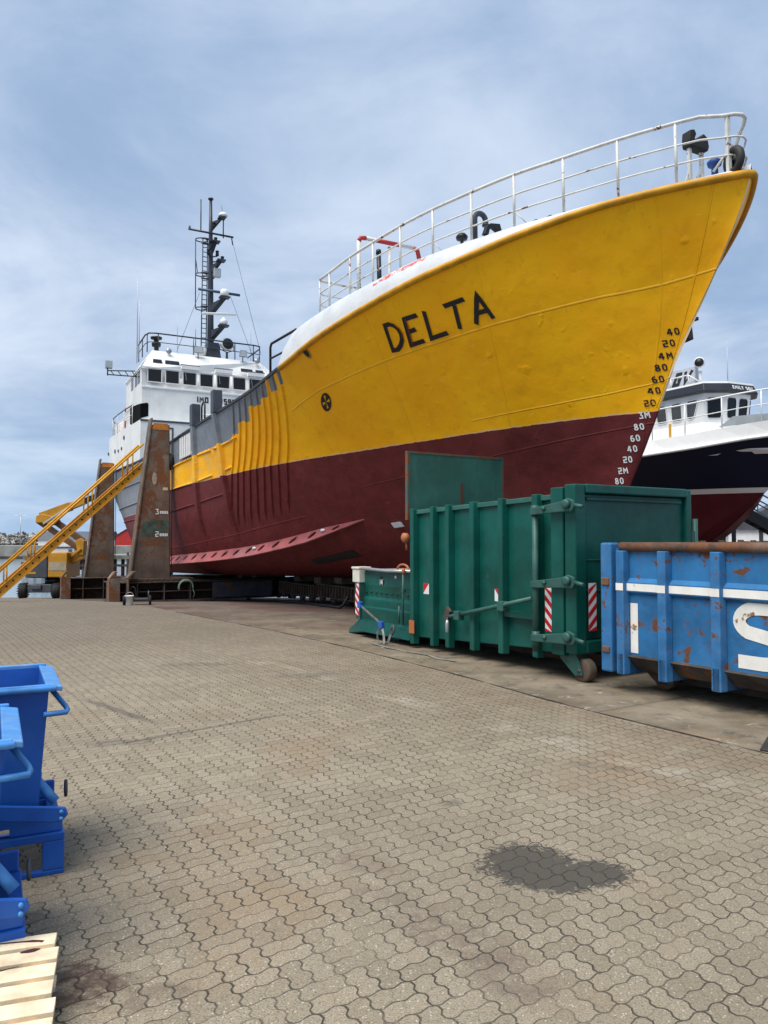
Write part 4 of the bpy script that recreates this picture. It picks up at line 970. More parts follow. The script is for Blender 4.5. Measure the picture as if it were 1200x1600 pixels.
for h, s in ((16.28, -.18), (15.62, -.26), (15.62, .18), (15.38, -.52), (17.02, -.08)):
    mb = MB(); mb.lathe([(.08, 0), (.085, .05), (.07, .2), (.09, .21), (.09, .24)], (MA-.25, MS+s, h-.1)); mb.build('navigation_lamp', BLACK, mast)
    MB().beam((MA, MS, h-.12), (MA-.25, MS+s, h-.12), .05, .05).build('lamp_bracket', NAVY, mast)
# ladder with safety hoops
mb = MB()
for s in (.38, .62): mb.tube([(MA+.1, MS+s-.18, 10.5), (MA+.1, MS+s-.26, 16.4)], .027, 6)
for k in range(24): h = 10.7+.24*k; mb.tube([(MA+.1, MS+.2-.08*(h-10.5)/6, h), (MA+.1, MS+.44-.08*(h-10.5)/6, h)], .02, 6)
ld = mb.build('mast_ladder', NAVY, mast)
for h, r in ((16.3, .34), (14.55, .36), (12.85, .38)):
    MB().tube([(MA+.1+.02*math.cos(R(t)), MS+.22+r*1.2*math.cos(R(t)), h+r*.42*math.sin(R(t))) for t in range(60, 301-0, 20)], .042, 6).build('ladder_hoop', NAVY, ld)
    MB().tube([(MA+.05+.25*math.sin(R(t)), MS+.45+.28*math.cos(R(t)), h) for t in range(0, 360, 24)], .028, 6, closed=True).build('ladder_hoop', NAVY, ld)
for s in (.72,): MB().tube([(MA+.1, MS+s, 12.85), (MA+.1, MS+s, 14.55), (MA+.05, MS+s+.02, 16.3)], .025, 6).build('hoop_stringer', NAVY, ld)
MB().tube([(MA+.1, MS+.62, 14.6), (MA+.1, MS+.72, 15.35)], .02, 6).build('hoop_stringer', NAVY, ld)
# stays
for p, q in [((MA-.22, MS-1.0, 16.55), (26.2, -2.0, 10.5)), ((MA, MS+.55, 13.6), (27.0, 1.9, 10.4)), ((MA-.22, MS-.9, 13.7), (26.6, -1.7, 10.5))]:
    MB().tube([p, q], .010, 5).build('stay_wire', DGREY, mast)
MB().tube([V((MA-.22, MS-1.0, 16.55)), V((MA-.28, MS-1.04, 16.2))], .03, 6).build('stay_shackle', NAVY, mast)
# ---- boat deck aft of the house: rails, red and white buoys, davit frame
BD = 7.05
mb = MB(); q = [(27.6, 3.8), (29.5, 3.85), (31.5, 3.85), (33.2, 3.8), (34.8, 3.5), (36.0, 2.7), (36.5, 1.5), (36.6, -.5)]
dk = lambda a: 6.66+.045*(a-24.9)
mb.tube([(a, s, dk(a)+1.0) for a, s in q], .028, 6); br = mb.build('boat_deck_railing', mat('dark_rail_paint', (.07, .05, .06), .5), house)
MB().tube([(a, s, dk(a)+.55) for a, s in q], .018, 6).build('rail_bar', RAILW, br)
for a, s in q: MB().tube([(a, s, dk(a)), (a, s, dk(a)+1.0)], .022, 6).build('stanchion', RAILW, br)
for a, s, h, r in [(29.0, 3.35, 7.3, .30), (30.6, 3.35, 7.35, .34)]:
    mb = MB(); mb.sphere((a, s, h), r); mb.build('buoy', RED, house)
mb = MB()
for k in range(7):
    a = 29.8+.62*k
    mb.beam((a, 3.55, dk(a)), (a+.3, 3.5, dk(a)+.85), .16, .06)
mb.build('raft_cradle', WHITE2, house)
mb = MB()
for k in range(4):
    a = 31.4+.75*k; mb.beam((a, 3.45, dk(a)+.05), (a+.1, 3.4, dk(a)+.8), .22, .05)
mb.build('raft_cradle', RED, house)
mb = MB(); mb.lathe([(.02, 0), (.3, .05), (.34, .3), (.34, 1.0), (.3, 1.25), (.02, 1.3)], (33.2, 3.2, dk(33)+.4), (1, 0, 0)); mb.build('life_raft', DGREY, house)
mb = MB(); mb.tube([(32.6, 3.2, dk(32)), (32.6, 3.2, 8.45), (29.2, 3.2, 8.2)], .03, 6); mb.tube([(30.2, 3.2, 8.25), (30.6, 3.2, 7.7), (31.4, 3.2, 8.3)], .02, 6); mb.build('davit_frame', GALV, house)
mb = MB(); mb.sphere((32.6, 3.2, 8.46), .13); mb.build('davit_cap', RED, house)
# rudder skeg / propeller hub under the stern, in shadow
mb = MB(); mb.box(28.6, 30.2, -.06, .06, .1, 2.3); mb.build('rudder', REDH, SHIP, bevel=.03)
# ================================================================ slipway cradle
def ship_frame(name, label, cat, a, s, group=None):
    """an Empty on the slip, axes along / across the ship, level"""
    p = sw(a, s, 0); o = thing(name, label, cat, (p.x, p.y, yard_z(p.x, p.y)), 0, group)
    A = V((AFT.x, AFT.y, 0)).normalized()
    o.rotation_euler = (0, 0, math.atan2(A.y, A.x)); o.scale = (KS, KS, KS); return o
MB.mirror = True                          # the cradle parts below are modelled with starboard = -y
def upright(parent, x0, y_in, z0, ht, nums):
    """tapered riveted side tower: y_in = face next to the hull (starboard = -y)"""
    mb = MB(); d = .36
    f = [(-1.30, 0), (0, 0), (-.08, ht-.14), (-.12, ht), (-.60, ht), (-.66, ht-.14)]
    mb.prism([(y_in+y, z0+z) for y, z in f], lambda y, z: (x0, y, z), lambda y, z: (x0+.06, y, z))
    mb.prism([(y_in+y, z0+z) for y, z in f], lambda y, z: (x0+.36, y, z), lambda y, z: (x0+.42, y, z))
    # side plates: inner upright plate and sloping outer flange that stands proud
    def pl(y0, y1, zt0, yb0, yb1, xa, xb):
        mb.hexa([(xa, yb0, z0), (xb, yb0, z0), (xb, yb1, z0), (xa, yb1, z0), (xa, y0, z0+zt0), (xb, y0, z0+zt0), (xb, y1, z0+zt0), (xa, y1, z0+zt0)])
    pl(y_in-.11, y_in-.05, ht-.02, y_in-.03, y_in+.03, x0+.03, x0+.39)
    pl(y_in-.70, y_in-.64, ht+.18, y_in-1.36, y_in-1.30, x0-.05, x0+.46)
    t = mb.build('upright_tower', RUSTY, parent, bevel=.012)
    mb = MB(); mb.prism([(y_in-.075, z0+ht-.22), (y_in-.125, z0+ht+.006), (y_in-.595, z0+ht+.006), (y_in-.655, z0+ht-.14), (y_in-.66, z0+ht-.22)], lambda y, z: (x0-.012, y, z), lambda y, z: (x0+.01, y, z)); mb.build('painted_band', ORANGE, t)
    if nums:
        mb = MB()
        for tx, z in nums:
            write(mb, tx, y_in-.52, z, .19, lambda u, v, k=0: (x0-.006-.002*k, u, v), .16, .1, 1)
            for q in range(5): mb.ribbon([(y_in-.34+.058*q, z+.02), (y_in-.34+.058*q, z+.12)], .045, lambda u, v, q=q: (x0-.006, u, v))
        mb.build('height_mark', WL_, t, recalc=False)
        mb = MB(); mb.prism([(y_in-.58+.02*math.cos(R(q)), 0) for q in (0,)]+[(y_in-.62, z0+3.25), (y_in-.50, z0+3.2), (y_in-.45, z0+3.6), (y_in-.52, z0+3.75), (y_in-.6, z0+3.7)], lambda y, z: (x0-.004, y, z), lambda y, z: (x0-.002, y, z)) if False else None
        mb = MB(); mb.add([(x0-.008, y_in-.56+.08*math.cos(R(q)), z0+3.45+.22*math.sin(R(q))) for q in range(0, 360, 30)], [tuple(range(12))]); mb.build('sticker', mat('aged_label', (.34, .32, .27), .7, var=.3, vs=9), t, recalc=False)
        mb = MB(); mb.box(x0-.012, x0-.004, y_in-.27, y_in-.10, z0+3.05, z0+3.15); mb.build('sticker', mat('buff_label', (.55, .45, .28), .7), t)
    # green wash of old paint
    mb = MB(); pts = [(y_in-1.02, z0+1.42), (y_in-.03, z0+1.45), (y_in-.03, z0+1.98), (y_in-.55, z0+2.02), (y_in-.92, z0+1.93)]
    if nums: mb.prism(pts, lambda y, z: (x0-.003, y, z), lambda y, z: (x0+.001, y, z)); mb.build('old_paint_patch', mat('old_green_paint', (.06, .095, .075), .8, var=.3, vs=5, rust=(.45, 3)), t)
    # wire hanging on the inner edge
    MB().tube([(x0-.02, y_in+.03, z0+ht-.3), (x0-.02, y_in+.05, z0+.3)], .014, 5).build('hanging_cable', BLACK, t)
    return t
def girder(parent, x0, x1, y0, y1, z0, z1, m, nrib=8, name='cross_girder'):
    """channel girder along y with stiffeners, flanges top and bottom"""
    mb = MB(); t = .035
    mb.box(x0, x1, y0, y1, z1-t, z1); mb.box(x0, x1, y0, y1, z0, z0+t)
    mb.box((x0+x1)/2-.03, (x0+x1)/2+.03, y0, y1, z0+t, z1-t)
    mb.box(x0+.03, (x0+x1)/2-.03, y0, y1, (z0+z1)/2-.012, (z0+z1)/2+.012)
    for k in range(nrib+1):
        y = y0+(y1-y0)*k/nrib
        mb.box(x0+.015, (x0+x1)/2-.03, y-.018, y+.018, z0+t, z1-t)
    return mb.build(name, m, parent, bevel=.006, seg=1)
CR1 = ship_frame('slipway_cradle', 'rusty cradle girder with tall tapered tower marked 3 and 2 standing beside the yellow ship', 'cradle', 18.0, 5.0, 'slipway cradle frames')
zb = CR1.location.z
# world height helper: local z = world z - zb
H1 = (sw(18, 4.2, -.04).z-zb)/KS
girder(CR1, -.45, .95, -1.25, 9.5, .02, H1-.13, RUSTDK, 12)
mb = MB(); mb.box(-.32, .95, -.70, 1.6, H1-.128, H1-.02)
for k in range(12): mb.lathe([(.03, 0), (.03, .035)], (-.33, -.6+.18*k, H1-.075), (-1, 0, 0), 8)
mb.build('base_plate', RUSTDK, CR1, bevel=.01)
yin1 = (5.0-4.19)
upright(CR1, 0.0, yin1, H1-.02, 5.38, [('3', (2.0+.92*KS-zb)/KS), ('2', (2.0+.14*KS-zb)/KS)])
# blunt end posts of the girder
mb = MB(); mb.box(-.62, -.2, -1.30, -.95, .0, H1+.02); mb.box(-.62, -.2, -.72, -.66, .0, H1+.02)
mb.hexa([(-.62, -1.30, H1+.02), (-.2, -1.30, H1+.02), (-.2, -1.2, H1+.02), (-.62, -1.2, H1+.02), (-.62, -1.12, H1+.24), (-.2, -1.12, H1+.24), (-.2, -1.02, H1+.24), (-.62, -1.02, H1+.24)])
mb.hexa([(-.62, -.74, H1+.02), (-.2, -.74, H1+.02), (-.2, -.64, H1+.02), (-.62, -.64, H1+.02), (-.62, -.54, H1+.24), (-.2, -.54, H1+.24), (-.2, -.44, H1+.24), (-.62, -.44, H1+.24)])
mb.build('end_bracket', RUSTY, CR1, bevel=.01)
mb = MB(); mb.box(-.475, -.452, 2.2, 4.4, .09, H1-.19); mb.build('side_plate', mat('faded_blue_steel', (.055, .062, .085), .7, var=.25, rust=(.42, 3)), CR1)
mb = MB()
for y in (-.9, 4.8, 8.6):
    for x in (-.1, .6): mb.lathe([(.16, -.06), (.20, -.05), (.20, .05), (.16, .06)], (x, y, .17), (0, 1, 0), 16)
mb.build('rail_wheel', RUSTDK, CR1)
CR2 = ship_frame('slipway_cradle', 'rear rusty cradle girder with plain tapered tower behind the yellow gangway', 'cradle', 30.0, 5.0, 'slipway cradle frames')
z2 = CR2.location.z; H2 = (sw(30, 4.2, -.24).z-z2)/KS
girder(CR2, -.45, .95, -1.55, 9.5, .02, H2-.02, RUSTDK, 12)
upright(CR2, 0.0, 5.0-4.18, H2-.02, 5.55, None)
mb = MB(); mb.box(-.60, -.2, -1.62, -1.2, .0, H2+.03)
mb.hexa([(-.60, -1.62, H2+.03), (-.2, -1.62, H2+.03), (-.2, -1.52, H2+.03), (-.60, -1.52, H2+.03), (-.60, -1.42, H2+.30), (-.2, -1.42, H2+.30), (-.2, -1.32, H2+.30), (-.60, -1.32, H2+.30)]); mb.build('end_bracket', RUSTY, CR2, bevel=.01)
mb = MB()
for y in (-.9, 4.8, 8.6): mb.lathe([(.16, -.06), (.20, -.05), (.20, .05), (.16, .06)], (.2, y, .17), (0, 1, 0), 16)
mb.build('rail_wheel', RUSTDK, CR2)
# keel trolleys on rails under the centreline
def trolley(a, label, L, blocks):
    o = ship_frame('keel_trolley', label, 'trolley', a, 0, 'low trolleys under the keel'); z0 = o.location.z
    top = min(.62, (sw(a, 0, 0).z-z0)/KS-.30)
    mb = MB()
    for y in (-.95, .75):
        mb.box(0, L, y, y+.05, .22, top); mb.box(0, L, y-.06, y+.12, top, top+.04); mb.box(0, L, y-.06, y+.12, .18, .22)
        nr = int(L/.2)
        for k in range(nr+1): mb.box(L*k/nr-.02, L*k/nr+.02, y-.055, y, .22, top)
    for k in range(4): mb.box(L*k/3.-.06 if k else .0, L*k/3.+.06, -.9, .75, .26, top-.03)
    mb.build('trolley_frame', RUSTDK, o, bevel=.006, seg=1)
    for k in range(4):
        x = .3+(L-.6)*k/3.
        mb = MB()
        for y in (-.92, .78): mb.lathe([(.10, -.05), (.165, -.045), (.165, .03), (.19, .035), (.19, .05), (.10, .055)], (x, y, .21), (0, 1, 0), 16)
        mb.tube([(x, -.92, .21), (x, .78, .21)], .04, 8); mb.build('wheel_set', RUSTDK, o)
    return o, top
kt = []
for a, lb, L in [(9.4, 'nearest keel trolley with timber blocks on top, behind the green compactor', 3.1), (12.7, 'middle keel trolley with patches of green paint on its ribs', 3.0), (19.0, 'rear keel trolley in the shadow under the hull', 3.0)]:
    o, tp = trolley(a, lb, L, 0); kt.append((o, tp, a, L))
for i, (o, tp, a, L) in enumerate(kt):
    for k in range(2):
        aa = a+.35+1.75*k; z0 = o.location.z+(tp+.042)*KS; zt = sw(aa, 0, .0).z-.01
        wname = ['timber keel block nearest the bow on its trolley', 'second timber keel block from the bow', 'third timber keel block from the bow', 'fourth timber keel block from the bow', 'fifth timber keel block, deep in shadow', 'rearmost timber keel block, deep in shadow'][i*2+k]
        p = sw(aa, 0, 0); ang = o.rotation_euler[2]
        b_ = thing('keel_block', wname, 'block', (p.x, p.y, z0), ang, 'timber blocks carrying the keel'); hgt = (zt-z0)/KS; b_.scale = (KS, KS, KS)
        nb = max(1, round(hgt/.17))
        for j in range(nb):
            mb = MB(); w = .62-.03*j; mb.box(-.02+.012*(j % 2), .52+.01*(j % 3), -w, w, hgt*j/nb, hgt*(j+1)/nb-.004); mb.build('timber_baulk', TIMBER, b_, bevel=.012)
# slip rails
for y, nm in ((-.92, 'near'), (.78, 'far')):
    mb = MB(); rr = []
    for k in range(41):
        a = 4+32*k/40.; p = sw(a, -y, 0); z = yard_z(p.x, p.y); d = V((STB.x, STB.y, 0))
        rr.append([V((p.x, p.y, z))-d*.05, V((p.x, p.y, z))+d*.05, V((p.x, p.y, z+.04))+d*.035, V((p.x, p.y, z+.04))-d*.035])
    mb.loft(rr, smooth=False); tag(mb.build('slip_rail', RUSTDK), 'steel slip rail nearer the pavers under the ship' if nm == 'near' else 'steel slip rail farther from the pavers under the ship', 'rail', 'slipway rails')
MB.mirror = False
# hose coil on the girder, bucket, small two-wheel truck
mb = MB()
for k, r in enumerate((.26, .28, .25)):
    mb.tube([(r*math.cos(R(t)), .02*k, r*1.05*math.sin(R(t))) for t in range(-20, 200, 15)], .018, 6)
mb.tube([(-.25, 0, 0), (-.34, -.05, -.25), (-.30, -.1, -.42)], .018, 6)
o = tag(mb.build('hose_coil', mat('pale_green_hose', (.17, .27, .22), .5)), 'pale green hose coiled over the rusty cradle girder', 'hose')
p = sw(17.5, 3.75, 0); o.location = (p.x, p.y, yard_z(p.x, p.y)+.52); o.rotation_euler = (0, 0, math.atan2(STB.y, STB.x))
bk_ = thing('bucket', 'white plastic bucket standing below the tower marked 3', 'bucket', (-8.0, 24.2, yard_z(-8.0, 24.2)))
MB().lathe([(.10, 0), (.115, .01), (.135, .28), (.145, .28), (.145, .30), (.125, .30), (.11, .03)], n=20).build('body', mat('white_plastic', (.75, .76, .76), .4), bk_)
MB().tube([(.14*math.cos(R(t)), .02, .27+.13*math.sin(R(t))) for t in range(0, 181, 20)], .006, 5).build('handle', GALV, bk_)
tk = thing('hand_truck', 'small two-wheeled steel hand truck parked under the cradle girder', 'hand truck', (-7.75, 24.3, yard_z(-7.75, 24.3)), R(15))
for x in (-.42, .36):
    MB().lathe([(.06, -.04), (.15, -.035), (.15, .035), (.06, .04)], (x, 0, .15), (1, 0, 0), 16).build('wheel', RUBBER, tk)
mb = MB(); mb.tube([(-.42, 0, .15), (.36, 0, .15)], .02, 6); mb.box(-.2, .3, -.1, .35, .16, .20); mb.tube([(.3, .3, .2), (.3, .35, .42)], .02); mb.build('frame', DGREY, tk)
ht = thing('hose_loop', 'black hose loop hanging from the end of the cradle girder', 'hose', (*sw(17.5, 5.5, 0).xy, yard_z(*sw(17.5, 5.5, 0).xy)+.28))
MB().tube([(.12*math.cos(R(t)), -.06, .26*math.sin(R(t))) for t in range(0, 360, 24)], .03, 6, closed=True).build('hose', BLACK, ht)

# ================================================================ yellow gangway leaning up to the ship
gt, gb = sw(21.1, 4.62, 3.98), V((-14.44, 28.5, .02)); gb.z = yard_z(gb.x, gb.y)
GW = thing('gangway', 'long yellow steel gangway leaning from the yard up to the ship, before the rear tower', 'gangway', gb)
dv = gt-gb; side_v = V((dv.y, -dv.x, 0)).normalized()*.30
def gp(t, o, up): return V(dv)*t+side_v*o+V((0, 0, up))
mb = MB()
for o in (1, -1):
    for (u0, u1, w) in ((-.02, .02, .12), (.30, .34, .12), (.0, .32, .035)):
        pass
mb = None
for o in (1, -1):
    mb = MB(); w = .05; 
    def bx(u0, u1, o0, o1): mb.hexa([gp(0, o0, u0), gp(0, o1, u0), gp(1, o1, u0), gp(1, o0, u0), gp(0, o0, u1), gp(0, o1, u1), gp(1, o1, u1), gp(1, o0, u1)])
    bx(.0, .36, o*.97, o*1.03); bx(.345, .385, o*.9, o*1.22); bx(-.02, .02, o*.9, o*1.22)
    st = mb.build('stringer', SAFEY, GW)
    if o == 1:
        for k in range(24):
            t = .03+.94*k/23.; MB().lathe([(.035, 0), (.035, .012)], gp(t, 1.035, .20), side_v.normalized(), 10).build('bolt_hole', BLACK, st)
    mb = MB(); mb.tube([gp(.0, o*1.1, .98), gp(1.0, o*1.1, 1.10)], .042, 8); hr = mb.build('handrail', SAFEY, GW)
    for t in (.07, .22, .245, .60, .63, .88, .92):
        MB().tube([gp(t, o*1.1, .36), gp(t, o*1.1, .98+.12*t)], .028, 6).build('stanchion', SAFEY, hr)
for k in range(26):
    t = .02+.96*k/25.; mb = MB(); c = gp(t, 0, .16); d = V((dv.x, dv.y, 0)).normalized()*.13
    mb.hexa([c-side_v*.9-d, c+side_v*.9-d, c+side_v*.9+d, c-side_v*.9+d, c-side_v*.9-d+V((0, 0, .03)), c+side_v*.9-d+V((0, 0, .03)), c+side_v*.9+d+V((0, 0, .03)), c-side_v*.9+d+V((0, 0, .03))]); mb.build('tread', SAFEY, GW)

# ================================================================ articulated boom lift
BX, BY = -18.7, 43.6
BL = thing('boom_lift', 'yellow and grey articulated boom lift on black tyres behind the yellow gangway', 'boom lift', (BX, BY, yard_z(BX, BY-.7)+.02))
k_ = 38/1200.; BL.scale = (43.6/38.,)*3
def px(x, y, d=0.0): return V(((x-75)*k_, d, (938-y)*k_))
yaw = R(24)
def cz(x, y, z): return V((x*math.cos(yaw)+y*math.sin(yaw)*1.0, y*math.cos(yaw)-x*math.sin(yaw)*.3, z))
for x, y in ((-1.22, -.6), (.40, -.6), (-.32, 1.0), (1.22, 1.0)):
    c = V((x, y, .36)); mb = MB(); mb.lathe([(.18, -.17), (.33, -.17), (.36, -.12), (.36, .12), (.33, .17), (.18, .17)], c, (1, 0.25, 0), 22)
    for t in range(0, 360, 20):
        a_ = R(t); p = c+V((0, math.cos(a_)*.36, math.sin(a_)*.36)); mb.beam(p+V((-.15, 0, 0)), p+V((.15, .06, .03)), .05, .03, (0, math.cos(a_), math.sin(a_)))
    w = mb.build('tyre', RUBBER, BL)
    MB().lathe([(.05, -.175), (.17, -.18), (.18, .1), (.05, .1)], c, (1, .25, 0), 14).build('rim', DGREY, w)
mb = MB(); mb.hexa([(-.95, -.75, .28), (.2, -.75, .28), (1.05, 1.2, .28), (-.2, 1.2, .28), (-.95, -.75, .68), (.2, -.75, .68), (1.05, 1.2, .68), (-.2, 1.2, .68)])
mb.tube([(-1.2, -.6, .38), (.4, -.6, .38)], .07, 8); mb.tube([(-.3, 1.0, .38), (1.2, 1.0, .38)], .07, 8); mb.box(-.75, -.25, -.85, -.72, .45, .66)
mb.build('chassis', DGREY, BL, bevel=.03)
mb = MB(); mb.lathe([(.45, .68), (.45, .98)], (0, .1, 0)); mb.build('slew_ring', BLACK, BL)
mb = MB(); f = [(-1.08, 1.08), (-1.12, 1.3), (-1.08, 2.0), (-.95, 2.2), (.0, 2.2), (.0, .98), (-.95, .98)]
mb.prism(f, lambda x, z: (x, -.75, z), lambda x, z: (x, .95, z)); mb.build('counterweight', DGREY, BL, bevel=.06)
mb = MB(); mb.box(.01, .94, -.72, .92, 1.02, 2.22); cv = mb.build('engine_cover', LIFTY, BL, bevel=.04)
mb = MB(); mb.box(.06, .90, -.735, -.722, 1.35, 1.75); mb.build('cover_panel', mat('pale_grey_panel', (.34, .30, .22), .6, var=.2), cv)
mb = MB(); mb.box(-.95, -.55, -.765, -.752, 1.18, 1.28); mb.build('yellow_stripe', LIFTY, BL)
def box_arm(p, q, w, h, name, m=LIFTY, dy=0.0):
    mb = MB(); mb.beam(px(*p, dy), px(*q, dy), w, h); return mb.build(name, m, BL, bevel=.02)
box_arm((86, 888), (121, 870), .30, .42, 'base_link'); box_arm((80, 893), (120, 862), .10, .12, 'base_ram', LIFTY, -.25)
mb = MB(); mb.prism([(115, 872), (123, 872), (124, 850), (118, 846), (110, 850)], lambda x, y: px(x, y, -.22), lambda x, y: px(x, y, .22)); mb.build('riser_knuckle', LIFTY, BL, bevel=.02)
box_arm((113, 862), (50, 819), .22, .26, 'lower_riser', mat('boom_brown', (.12, .055, .022), .6, var=.3)); box_arm((119, 851), (68, 815), .24, .28, 'upper_riser', mat('boom_brown', (.12, .055, .022), .6), .1)
box_arm((60, 824), (104, 795), .08, .1, 'lift_ram', GALV, -.22)
mb = MB(); mb.prism([(48, 822), (49, 811), (58, 808), (74, 812), (82, 818), (72, 826), (62, 822)], lambda x, y: px(x, y, -.24), lambda x, y: px(x, y, .24)); mb.build('boom_knuckle', LIFTY, BL, bevel=.03)
box_arm((54, 813), (100, 796), .36, .42, 'main_boom'); box_arm((98, 797), (122, 787), .30, .34, 'main_boom')
box_arm((118, 789), (168, 769), .22, .26, 'telescopic_tube', BLACK)
mb = MB(); c = px(172, 772, 0)
for dx in (-.4, .4):
    for dy in (-.35, .35): mb.tube([c+V((dx, dy, -.3)), c+V((dx, dy, .75))], .025, 6)
for z in (.2, .75): mb.tube([c+V((x, y, z)) for x, y in ((-.4, -.35), (.4, -.35), (.4, .35), (-.4, .35))], .025, 6, closed=True)
mb.box(c.x-.42, c.x+.42, c.y-.37, c.y+.37, c.z-.34, c.z-.28); mb.build('basket', DGREY, BL)

# black supply hose lying along the keel trolleys
p0 = [(10.0, 1.35), (11.0, 1.5), (12.4, 1.42), (13.2, 1.62), (14.5, 1.55), (16.0, 1.9)]
mb = MB(); pp = []
for a, s in p0: w = sw(a, s, 0); pp.append((w.x, w.y, yard_z(w.x, w.y)+.045))
mb.tube([(pp[0][0]+.25, pp[0][1]-.1, pp[0][2]+.35), (pp[0][0]+.1, pp[0][1], pp[0][2]+.08)]+pp, .045, 8)
tag(mb.build('ground_hose', BLACK), 'black hose lying on the concrete in front of the keel trolleys', 'hose')
# ================================================================ green waste compactor
GREEN = mat('compactor_green', (.003, .074, .058), .36, var=.25, vs=1.1, fade=(.9, .28, (.030, .125, .102)), streak=.22, dcol=(.035, .105, .09), bump=.010, bs=2.2, rust=(.31, 2.6), spec=.3)
GREEND = mat('compactor_green_dull', (.022, .092, .078), .5, var=.2, vs=3, dirt=.35, dcol=(.055, .075, .062), rust=(.33, 5))
GREENL = mat('faded_green_lid', (.024, .112, .090), .55, var=.2, vs=1.4, streak=.45, dcol=(.08, .16, .13), rust=(.30, 3))
REFW = mat('reflector_white', (.68, .70, .72), .3, var=.05); REFR = mat('reflector_red', (.48, .012, .016), .3, var=.05)
GC = thing('waste_compactor', 'dark green ribbed waste compactor with red and white warning strips before the ship', 'compactor', (2.845, 10.77, 0), R(122)); GC.scale = (1.027, 1, 1)
# local: x = away from camera along the side, y = towards the camera-left is +y?  the visible long side is y = 0, the body extends to y = -2.5
GW_ = 2.5
L1 = 4.3
def gtop(x): return 2.72-.032*x
def gbot(x): return .40-.052*x
mb = MB(); rr = [[(x, -.07, gbot(x)+.02), (x, -.07, gtop(x)-.02), (x, -GW_+.07, gtop(x)-.02), (x, -GW_+.07, gbot(x)+.02)] for x in (.62, 1.5, 2.6, 3.6, L1)]
mb.loft(rr, smooth=False); body = mb.build('body', GREEN, GC, bevel=.015)
mb = MB(); mb.loft([[(x, -.02, gtop(x)-.09), (x, -.02, gtop(x)-.01), (x, -.16, gtop(x)+.0), (x, -.16, gtop(x)-.09)] for x in (.62, L1)], smooth=False)
mb.loft([[(x, -GW_+.16, gtop(x)-.09), (x, -GW_+.16, gtop(x)-.01), (x, -GW_+.02, gtop(x)+.0), (x, -GW_+.02, gtop(x)-.09)] for x in (.62, L1)], smooth=False); mb.build('top_rail', GREENL, body, bevel=.01)
# vertical ribs (near side and far side)
for x, w in [(.98, .16), (1.75, .15), (2.46, .15), (3.13, .14), (3.58, .13), (4.20, .15)]:
    for yy in (0, 1):
        y0, y1 = (-.075, .055) if yy == 0 else (-GW_-.055, -GW_+.075)
        mb = MB(); z0, z1 = gbot(x)-.10, gtop(x)+.015
        o0, o1 = (w*.5, w*.36)
        if yy == 0: mb.loft([[(x-o0, y0, z), (x-o1, y1, z), (x+o1, y1, z), (x+o0, y0, z)] for z in (z0, z1)], smooth=False)
        else: mb.loft([[(x-o0, y1, z), (x-o1, y0, z), (x+o1, y0, z), (x+o0, y1, z)] for z in (z0, z1)], smooth=False)
        mb.build('rib', GREEN, body, bevel=.015)
# end frame next to the door, door post and door
mb = MB(); mb.box(.36, .60, -.06, .10, gbot(.5)-.02, gtop(.4)+.07); mb.box(.36, .60, -GW_, -GW_+.14, .36, gtop(.4)+.07); mb.box(.36, .60, -GW_+.14, -.06, gtop(.4)-.10, gtop(.4)+.065); mb.box(.40, .60, -GW_+.14, -.06, .36, .52)
mb.build('rear_frame', GREEN, GC, bevel=.018)
mb = MB(); zt = gtop(0)+.09
mb.box(.13, .335, -.12, .09, .40, zt); mb.box(.13, .335, -GW_-.0, -GW_+.13, .40, zt)
mb.box(.10, .335, -GW_+.13, -.12, zt-.13, zt+.004); mb.box(.12, .335, -GW_+.13, -.12, .40, .58)
mb.hexa([(.20, -GW_+.13, .58), (.30, -GW_+.13, .58), (.30, -.12, .58), (.20, -.12, .58), (.20, -GW_+.13, zt-.13), (.30, -GW_+.13, zt-.13), (.30, -.12, zt-.13), (.20, -.12, zt-.13)])
door = mb.build('rear_door', GREEN, GC, bevel=.02)
mb = MB(); mb.box(.16, .205, -GW_+.2, -.18, zt-.23, zt-.18); mb.build('door_stiffener', GREEN, door, bevel=.01)
for z in (1.28, 1.72): 
    mb = MB(); mb.box(.186, .198, -.62, -.16, z, z+.012); mb.build('door_step', GREENL, door)
mb = MB(); mb.tube([(.15, -GW_-.10, .5), (.15, -GW_-.10, 2.35)], .045, 8); mb.box(.12, .3, -GW_-.12, -GW_+.01, 1.95, 2.15); mb.box(.12, .3, -GW_-.12, -GW_+.01, .9, 1.1); mb.build('hinge', GREEND, door)
# clamps: three heavy locking arms at the door
for z in (2.44, 1.36, .57):
    mb = MB(); mb.prism([(.92, -.06), (.92, .04), (.30, .12), (.18, .165), (.07, .13), (.05, .03), (.10, -.03), (.30, -.03)], lambda x, v: (x, .155, z+v), lambda x, v: (x, .205, z+v))
    c = mb.build('clamp_arm', GREEND, GC, bevel=.012)
    mb = MB(); mb.lathe([(.065, 0), (.065, .05), (.04, .06)], (.17, .205, z+.08), (0, 1, 0), 16); mb.build('clamp_pin', GREEND, c)
    MB().lathe([(.035, 0), (.03, .03)], (.62, .205, z+.03), (0, 1, 0), 12).build('clamp_bolt', GREEND, c)
    MB().tube([(.06, .18, z+.06), (-.10, .18, z+.03)], .03, 8).build('clamp_nose', GREEND, c)
mb = MB(); mb.tube([(.88, .13, .36), (.88, .13, 2.44)], .048, 10); mb.lathe([(.06, 0), (.065, .14), (.05, .15)], (.88, .13, 2.38)); mb.lathe([(.06, 0), (.06, .24)], (.88, .13, .42)); mb.build('lock_shaft', GREEND, GC)
